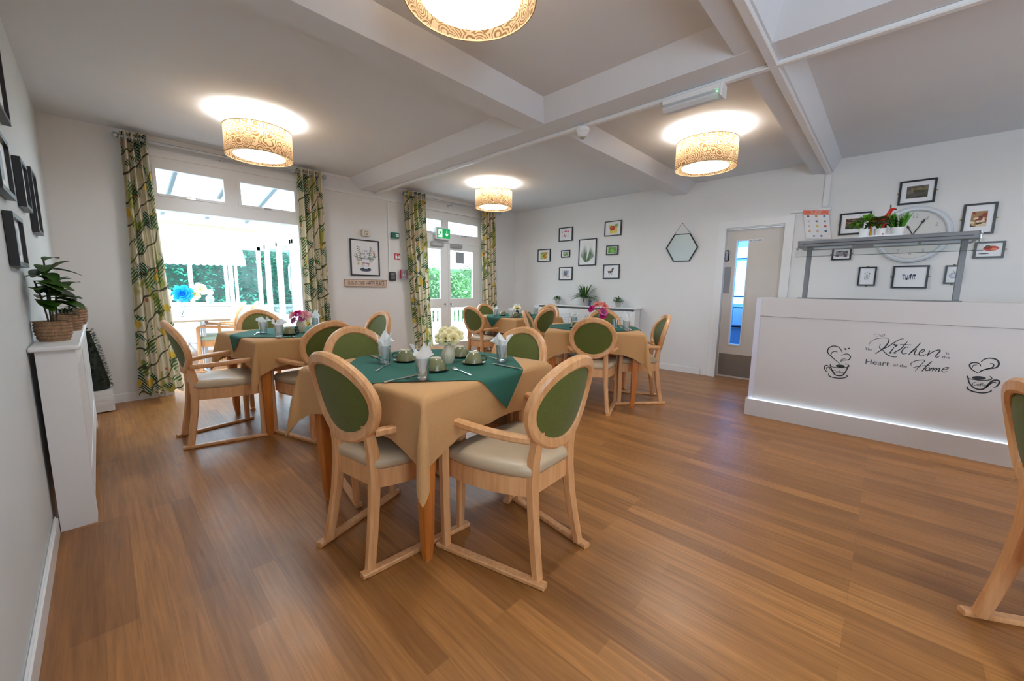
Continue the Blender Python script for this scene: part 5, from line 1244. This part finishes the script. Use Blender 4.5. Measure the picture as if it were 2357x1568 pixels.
def rose(base, top, r, d, label, m, group, seed, cat='rose', layers=4, loose=0, name='rose'):
    t = thing(name, label, cat, base, 0, group); tp = Vector(top)-Vector(base); q = random.Random(seed)
    mb = MB(); mb.tube([(0, 0, 0), (tp.x*.35, tp.y*.35, tp.z*.6), tuple(tp-Vector(d)*r*.4)], .0022, 6)
    if not loose:
        for _ in range(2): u = q.uniform(.6, .85); mb.leaf(tp*u, (q.uniform(-1, 1), q.uniform(-1, 1), .2), r*1.2, r*.6, droop=.3, seg=3)
    mb.build('stem', M_LEAFD, t)
    mb = MB(); dz = Vector(d).normalized(); ax = dz.cross(Vector((0, 0, 1))); ax = ax.normalized() if ax.length > .01 else Vector((1, 0, 0)); ay = dz.cross(ax)
    for L in range(layers):
        n = 3+L; k = L/(layers-1); rr = r*(.16+.74*k); op = .18+.85*k+loose*.3
        for i in range(n):
            a0 = 2*PI*i/n+L*.9; v = []; R_, C_ = 5, 6
            for j in range(R_):
                s = j/(R_-1)
                for c in range(C_):
                    w = (c/(C_-1)-.5)*2; a = a0+w*(PI/n)*1.25*(.45+.55*math.sin(PI*min(.95, s*.8+.2)))
                    rad = rr*(.25+.75*math.sin(s*PI*.5))*(1+op*.35*s*s); hh = r*(-.45+1.15*s*(1-.42*k)-op*.30*s**3*(k+.15)-.12*w*w*s)
                    v.append(tp+ax*(rad*math.cos(a))+ay*(rad*math.sin(a))+dz*hh)
            mb.add(v, [(j*C_+c, j*C_+c+1, (j+1)*C_+c+1, (j+1)*C_+c) for j in range(R_-1) for c in range(C_-1)])
    mb.build('petals', m, t, smooth=70)
    return t
M_ROSE = translucent_mat('cream_rose_petal', S(246, 234, 186), .2)
VZ = TZ+.105
rs = [(-.042, -.005, .035, 'leftmost'), (-.012, -.034, .040, 'front and centre'), (.034, -.040, .040, 'front right'), (-.024, .020, .065, 'upper left'), (.020, .014, .070, 'topmost'), (.052, .006, .050, 'far right'), (.006, -.012, .060, 'upper middle')]
for i, (dx, dy, dz, w) in enumerate(rs):
    # dx across the view, dy away from the viewer (negative is nearer)
    gx, gy = dx*.69+dy*.7236, -dx*.7236+dy*.69
    rose((1.307, 1.732, TZ+.09), (1.307+gx, 1.732+gy, VZ+dz), .030, (gx*1.4-.3, gy*1.4-.3, .045+dz*.5), 'cream white rose in the front vase, %s of the bunch' % w, M_ROSE, 'white roses in the front vase', 40+i)
mP = [translucent_mat('pale_pink_petal', S(236, 172, 176), .25), translucent_mat('magenta_petal', S(196, 22, 110), .25), translucent_mat('mauve_pink_petal', S(206, 96, 150), .25), translucent_mat('salmon_petal', S(226, 140, 130), .25)]
for i, (dx, dy, dz, r, k, l) in enumerate(((-.06, -.02, .03, .036, 0, 'pale pink bloom at the left of the cream vase by the opening'), (-.005, -.04, .045, .030, 1, 'magenta bloom in the middle of the cream vase by the opening'), (.055, -.01, .035, .040, 0, 'pale pink bloom at the right of the cream vase by the opening'), (-.052, -.03, -.022, .024, 2, 'drooping mauve bloom low at the left of the vase by the opening'), (.035, -.035, .0, .026, 2, 'mauve bloom low at the right of the vase by the opening'))):
    gx, gy = dx*.69+dy*.7236, -dx*.7236+dy*.69
    rose((1.225, 3.790, TZ+.10), (1.225+gx, 3.790+gy, TZ+.135+dz), r, (gx*5-.2, gy*5-.2, .35+dz*4), l, mP[k], 'pink flowers in vases', 60+i, 'flower', 3, 1, 'pink_flower')
for i, (dx, dy, dz, r, k, l) in enumerate(((-.115, 0, .06, .040, 1, 'magenta bloom leaning left from the dark vase'), (-.03, .02, .115, .050, 3, 'salmon bloom at the upper left of the dark vase'), (.04, .01, .105, .052, 3, 'salmon bloom at the upper right of the dark vase'), (.03, -.03, .03, .046, 2, 'mauve orchid like bloom hanging at the right of the dark vase'), (.022, -.04, -.02, .034, 1, 'magenta bloom lowest on the dark vase'))):
    gx, gy = dx*.69+dy*.7236, -dx*.7236+dy*.69
    rose((4.05, 2.43, TZ+.13), (4.05+gx, 2.43+gy, TZ+.135+dz), r, (gx*4-.2, gy*4-.2, .3+dz*2), l, mP[k], 'pink flowers in vases', 80+i, 'flower', 3, 1, 'pink_flower')
rose((4.40, 4.10, TZ+.07), (4.40, 4.10, TZ+.125), .055, (-.3, -.3, .8), 'single round white bloom in the small dark vase', M_ROSE, None, 99, 'flower', 5, 0, 'white_flower')

# ------------------------------------------------------------------ the garden room seen through the opening
GRX0, GRX1, GRY = -1.6, 2.33, 9.3
M_LIME = translucent_mat('lime_green_roller_blind', S(206, 222, 158), .4)
M_POLY = translucent_mat('white_polycarbonate_roof', (.6, .63, .65), .75)
mb = MB(); mb.box(-12, 16, WY+.12, 26, -.16, -.01)
struct('floor', mb, mat('pale_paving', S(200, 196, 188), .8, noise=.1, nscale=2), 'pale paving outside the garden doors', 'paving', smooth=0)
mb = MB(); mb.box(GRX0, GRX1, WY+.12, GRY, -.005, 0.0)
struct('floor', mb, M_FLOOR, 'floor of the bright garden room beyond the opening', 'floor', smooth=0)
t = thing('garden_room', 'white framed garden room with glazed walls beyond the wide opening', 'garden room'); t['kind'] = 'structure'
mb = MB()
mb.box(GRX0, GRX1+.12, GRY, GRY+.14, 0, .74); mb.box(GRX0-.12, GRX0, WY+.2, GRY+.14, 0, .74); mb.box(GRX1, GRX1+.12, WY+.2, GRY, 0, .60)
mb.build('low_wall', M_UPVC, t, smooth=0)
mb = MB()
mb.box(GRX0, GRX1+.12, GRY-.05, GRY+.10, .74, .79); mb.box(GRX0, GRX1+.12, GRY, GRY+.08, 1.88, 1.95); mb.box(GRX0-.1, GRX1+.12, GRY-.02, GRY+.12, 2.28, 2.42)
for x in (-1.6, -.86, -.12, .55, 1.16, 1.78, 2.27): mb.box(x, x+.06, GRY, GRY+.08, .74, 2.28)
mb.box(GRX1, GRX1+.12, WY+.2, GRY, 2.28, 2.42); mb.box(GRX1, GRX1+.08, WY+.2, GRY, 1.90, 1.97); mb.box(GRX1-.04, GRX1+.1, WY+.2, GRY, .60, .65)
for y in (9.0, 8.25, 7.5, 7.40, 6.6, 5.8): mb.box(GRX1, GRX1+.08, y-.04, y+.04, .64, 2.28)
mb.box(GRX0-.1, GRX0, WY+.2, GRY, 2.28, 2.42)
mb.build('frame', M_UPVC, t, smooth=0)
for x0, x1 in ((-1.54, -.86), (-.80, -.12), (-.06, .55), (.61, 1.16), (1.22, 1.78), (1.84, 2.27)):
    g = MB(); g.box(x0, x1, GRY+.03, GRY+.036, .79, 1.88); g.build('pane', M_PANE, t, smooth=0)
    g = MB(); g.box(x0, x1, GRY+.01, GRY+.016, 1.95, 2.28); g.build('blind', M_LIME, t, smooth=0)
for y0, y1 in ((8.29, 8.96), (7.54, 8.21), (6.64, 7.36), (5.84, 6.56)):
    g = MB(); g.box(GRX1+.03, GRX1+.036, y0, y1, .65, 1.90); g.build('pane', M_PANE, t, smooth=0)
    g = MB(); g.box(GRX1+.01, GRX1+.016, y0, y1, 1.97, 2.28); g.build('blind', M_LIME, t, smooth=0)
g = MB(); g.tube([(GRX1, 7.40, 1.55), (GRX1-.06, 7.40, 1.54), (GRX1-.07, 7.40, 1.5), (GRX1-.07, 7.40, 1.15), (GRX1-.06, 7.40, 1.11), (GRX1, 7.40, 1.10)], .014); g.build('pull_handle', M_BRUSH, t)
mb = MB(); zr0, zr1 = 3.05, 2.42
mb.add([(GRX0-.1, WY+.2, zr0), (GRX1+.12, WY+.2, zr0), (GRX1+.12, GRY+.12, zr1), (GRX0-.1, GRY+.12, zr1)], [(0, 1, 2, 3)]); mb.build('roof_panels', M_POLY, t, smooth=0)
for k in range(7):
    x = GRX0+.62*k; mb = MB(); mb.sweep([(x, WY+.2, zr0-.03), (x, GRY+.1, zr1-.03)], .06, .05); mb.build('rafter', mat('grey_white_rafter', (.12, .14, .16), .5), t)
mb = MB()
for k in range(60):
    x = GRX0+.2+3.6*k/59; mb.sphere((x, GRY-.04, 2.36-.05*abs(math.sin(k*.42))), .006, n=6, m=4)
mb.tube([(GRX0+.2+3.6*k/59, GRY-.04, 2.36-.05*abs(math.sin(k*.42))) for k in range(60)], .002, 4)
tag(mb.build('string_lights', cm(150, 150, 170)), 'string of small lights looped under the garden room eave', 'string lights')
# white canopied cart
t = thing('market_cart', 'white cart with scalloped canopy on posts in the garden room', 'cart', (.98, 8.12, 0), math.radians(-22))
mb = MB(); mb.rbox(-.62, .62, -.36, .36, .28, .86, .01); mb.rbox(-.70, .70, -.42, .42, .86, .89, .005); mb.build('body', M_UPVC, t)
M_POST = mat('cream_pink_post', S(240, 226, 220), .5)
for x in (-.6, .6):
    for y in (-.36, .36):
        mb = MB(); mb.tube([(x, y, .86), (x, y, 1.62)], .024, 10); mb.build('post', M_POST, t)
mb = MB(); e, rz_ = 1.60, 1.95
mb.add([(-.74, -.46, e), (.74, -.46, e), (.74, 0, rz_), (-.74, 0, rz_), (.74, .46, e), (-.74, .46, e)], [(0, 1, 2, 3), (3, 2, 4, 5), (1, 4, 2), (0, 3, 5)])
for y in (-.46, .46):
    n = 16; v = []
    for i in range(n*4+1): x = -.74+1.48*i/(n*4); v += [(x, y, e), (x, y*1.01, e-.07-.02*abs(math.sin(PI*i/4)))]
    mb.add(v, [(2*i, 2*i+1, 2*i+3, 2*i+2) for i in range(n*4)])
for x in (-.74, .74):
    v = []
    for i in range(33): y = -.46+.92*i/32; v += [(x, y, e), (x*1.005, y, e-.07-.02*abs(math.sin(PI*i/4)))]
    mb.add(v, [(2*i, 2*i+1, 2*i+3, 2*i+2) for i in range(32)])
mb.build('canopy', translucent_mat('white_canopy_cloth', (.5, .49, .49), .4), t, smooth=0)
for s_ in (-1, 1):
    mb = MB(); mb.lathe([(.24, -.02), (.26, -.02), (.26, .02), (.24, .02), (.24, -.02)], 28, cap0=False, cap1=False)
    for k in range(6): a = PI*k/6; mb.tube([(-.25*math.cos(a), -.25*math.sin(a), 0), (.25*math.cos(a), .25*math.sin(a), 0)], .01, 6)
    mb.v = [(p[0]-.2, s_*.40+p[2], .27+p[1]) for p in mb.v]; mb.build('wheel', M_UPVC, t)
# table, vase with blue flower
t = thing('garden_room_table', 'long pale wood table on grey steel legs in the garden room', 'table', (.50, 6.92, 0), 0)
mb = MB(); mb.rbox(-.72, .70, -.50, .50, .715, .74, .004); mb.build('tabletop', wood_mat('pale_wood_top', S(176, 150, 122), S(190, 164, 136), .35), t)
for sx in (-.45, .45):
    mb = MB(); mb.tube([(sx, -.2, .715), (sx, -.2, .03)], .022); mb.tube([(sx, .1, .715), (sx, .1, .03)], .022); mb.sweep([(sx, -.42, .02), (sx, .42, .02)], .05, .03); mb.sweep([(sx, -.42, .70), (sx, .42, .70)], .04, .03); mb.build('leg', M_BRUSH, t)
t = thing('glass_vase', 'tall clear vase holding a blue flower on the garden room table', 'vase', (.786, 7.2, .74))
mb = MB(); mb.lathe([(.045, 0), (.05, .01), (.032, .12), (.055, .24)], 20, cap1=False); mb.build('body', clear_mat('bluish_vase_glass', (.8, .88, .92), .3), t)
M_BLUE = translucent_mat('bright_blue_petal', S(30, 150, 226), .3)
rose((.786, 7.2, .76), (.80, 7.17, 1.07), .10, (-.3, -.8, .3), 'large bright blue bloom in the clear garden room vase', M_BLUE, None, 120, 'flower', 5, 1, 'blue_flower')
for i, (dx, dz, l) in enumerate(((-.13, .30, 'left'), (.15, .32, 'right'), (.25, .40, 'upper right'))):
    rose((.786, 7.2, .76), (.786+dx, 7.23, .74+dz), .075, (dx, -.5, .3), 'pale white bloom at the %s of the blue flower' % l, M_ROSE, 'white blooms around the blue flower', 130+i, 'flower', 4, 1, 'white_flower')
# teddy like soft toy on the sill
t = thing('soft_toy', 'small soft toy sitting on the counter of the white cart', 'toy', (1.22, 7.86, .89), .4)
mb = MB(); mb.sphere((0, 0, .07), .06, .05, .07); mb.build('body', cm(150, 160, 186), t)
mb = MB(); mb.sphere((0, -.01, .175), .05, .045, .048); mb.sphere((-.035, 0, .22), .016); mb.sphere((.035, 0, .22), .016); mb.build('head', cm(226, 190, 176), t)
# low shelf with white crates under the left windows
t = thing('window_bench', 'long white bench along the glazed back of the garden room', 'bench', (0, 9.05, 0))
mb = MB(); mb.rbox(-1.5, 2.2, -.2, .22, .64, .70, .005); mb.build('seat', M_UPVC, t)
mb = MB(); mb.box(-1.48, 2.18, -.16, .2, 0, .64); mb.build('base', M_UPVC, t, smooth=0)

# ------------------------------------------------------------------ the garden
M_HEDGE = mat('hedge_leaf', S(52, 132, 104), .5, noise=.4, nscale=3)
t = thing('garden_hedge', 'dense green hedge beyond the garden room glazing', 'hedge')
q = random.Random(200); mb = MB()
for _ in range(7000):
    x = q.uniform(-3.2, 4.6); zt = 2.2+.18*math.sin(1.7*x)+.12*math.sin(4.1*x); z = zt*q.random()**.8; fr_ = q.random()
    y = 11.05+.18*math.sin(2.3*x+z)+.16*math.sin(3.7*z+x)+q.uniform(-.12, .25)
    mb.leaf((x, y, z), (q.uniform(-.9, .9), -1+q.uniform(-.3, .8), q.uniform(-.4, .9)), .10*q.uniform(.7, 1.5), .06, (0, 0, 1), .2, .1, seg=2)
mb.build('foliage', M_HEDGE, t, smooth=0)
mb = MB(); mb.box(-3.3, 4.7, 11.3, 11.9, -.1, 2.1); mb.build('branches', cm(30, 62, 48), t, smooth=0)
M_BUSH = mat('sunlit_bush_leaf', S(120, 170, 110), .5, noise=.35, nscale=3)
t = thing('garden_bush', 'light green sunlit bushes seen through the garden doors', 'bush')
q = random.Random(300); mb = MB()
for _ in range(7500):
    x = q.uniform(5.0, 12.5); zt = 1.95+.2*math.sin(1.3*x)+.12*math.sin(3.3*x); z = zt*q.random()**.8
    y = 11.2+.25*math.sin(1.9*x+z)+.16*math.sin(3.1*z+x)+q.uniform(-.12, .25)
    mb.leaf((x, y, z), (q.uniform(-.9, .9), -1+q.uniform(-.3, .8), q.uniform(-.4, .9)), .12*q.uniform(.7, 1.5), .07, (0, 0, 1), .2, .1, seg=2)
mb.build('foliage', M_BUSH, t, smooth=0)
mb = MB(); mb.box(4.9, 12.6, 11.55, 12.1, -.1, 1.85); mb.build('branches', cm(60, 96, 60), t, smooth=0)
t = thing('picket_fence', 'white picket fence low outside the garden doors', 'fence', (0, 0, 0))
mb = MB(); mb.box(3.2, 8.2, 7.95, 7.99, .25, .31); mb.box(3.2, 8.2, 7.95, 7.99, .62, .68); mb.build('rails', M_UPVC, t, smooth=0)
for k in range(38):
    mb = MB(); x = 3.24+.13*k; mb.prism([(x, 0), (x+.07, 0), (x+.07, .78), (x+.035, .83), (x, .78)], 7.93, 7.95); mb.build('picket', M_UPVC, t, smooth=0)
t = thing('porch_roof', 'pale flat porch roof outside the top lights of the garden doors', 'porch roof'); t['kind'] = 'structure'
mb = MB(); mb.box(2.6, 5.6, WY+.2, 6.3, 2.52, 2.60); mb.build('roof_board', cm(206, 196, 206), t, smooth=0)
for x in (2.7, 5.5):
    mb = MB(); mb.box(x-.05, x+.05, 6.18, 6.28, 0, 2.52); mb.build('post', M_UPVC, t, smooth=0)

# ------------------------------------------------------------------ the kitchen glimpsed through the door glass
t = thing('kitchen_room', 'bright kitchen glimpsed through the narrow door glass', 'kitchen'); t['kind'] = 'structure'
mb = MB(); kx = FX+.2
for a in ((kx, kx+2.3, .3, .4, 0, 2.6), (kx, kx+2.3, 3.2, 3.3, 0, 2.6), (kx+2.2, kx+2.3, .4, 3.2, 0, .95), (kx+2.2, kx+2.3, .4, 3.2, 2.0, 2.6)): mb.box(*a)
mb.build('walls', M_WALL, t, smooth=0)
t = thing('kitchen_rack', 'steel kitchen rack with shelves and boxes behind the door glass', 'rack', (kx+1.5, 1.9, 0))
for x in (-.2, .2):
    for y in (-.7, .7):
        mb = MB(); mb.tube([(x, y, 0), (x, y, 1.85)], .014); mb.build('upright', M_BRUSH, t)
for z in (.25, .62, .92, 1.1, 1.72):
    mb = MB(); mb.box(-.21, .21, -.72, .72, z-.012, z+.012); mb.build('shelf', mat('dark_steel_shelf', (.10, .12, .16), .4, .6), t, smooth=0)
for k, (y, z, h, c) in enumerate(((-.45, .262, .26, (60, 80, 110)), (-.05, .262, .30, (90, 110, 140)), (.35, .262, .22, (40, 60, 90)), (-.3, .632, .2, (70, 96, 130)), (.2, .632, .24, (150, 170, 190)), (.5, .632, .18, (60, 70, 100)))):
    b = thing('storage_box', 'bluish %s on the kitchen rack, place %s' % (('box', 'tall box', 'low box', 'crate', 'light box', 'small crate')[k], ('lower left', 'lower middle', 'lower right', 'upper left', 'upper middle', 'upper right')[k]), 'box', (kx+1.5, 1.9+y, z), 0, 'boxes on the kitchen rack')
    mb = MB(); mb.rbox(-.14, .14, -.14, .14, 0, h, .01); mb.build('body', cm(*c), b); mb = MB(); mb.rbox(-.145, .145, -.145, .145, h, h+.02, .004); mb.build('lid', cm(*[min(255, v+30) for v in c]), b)
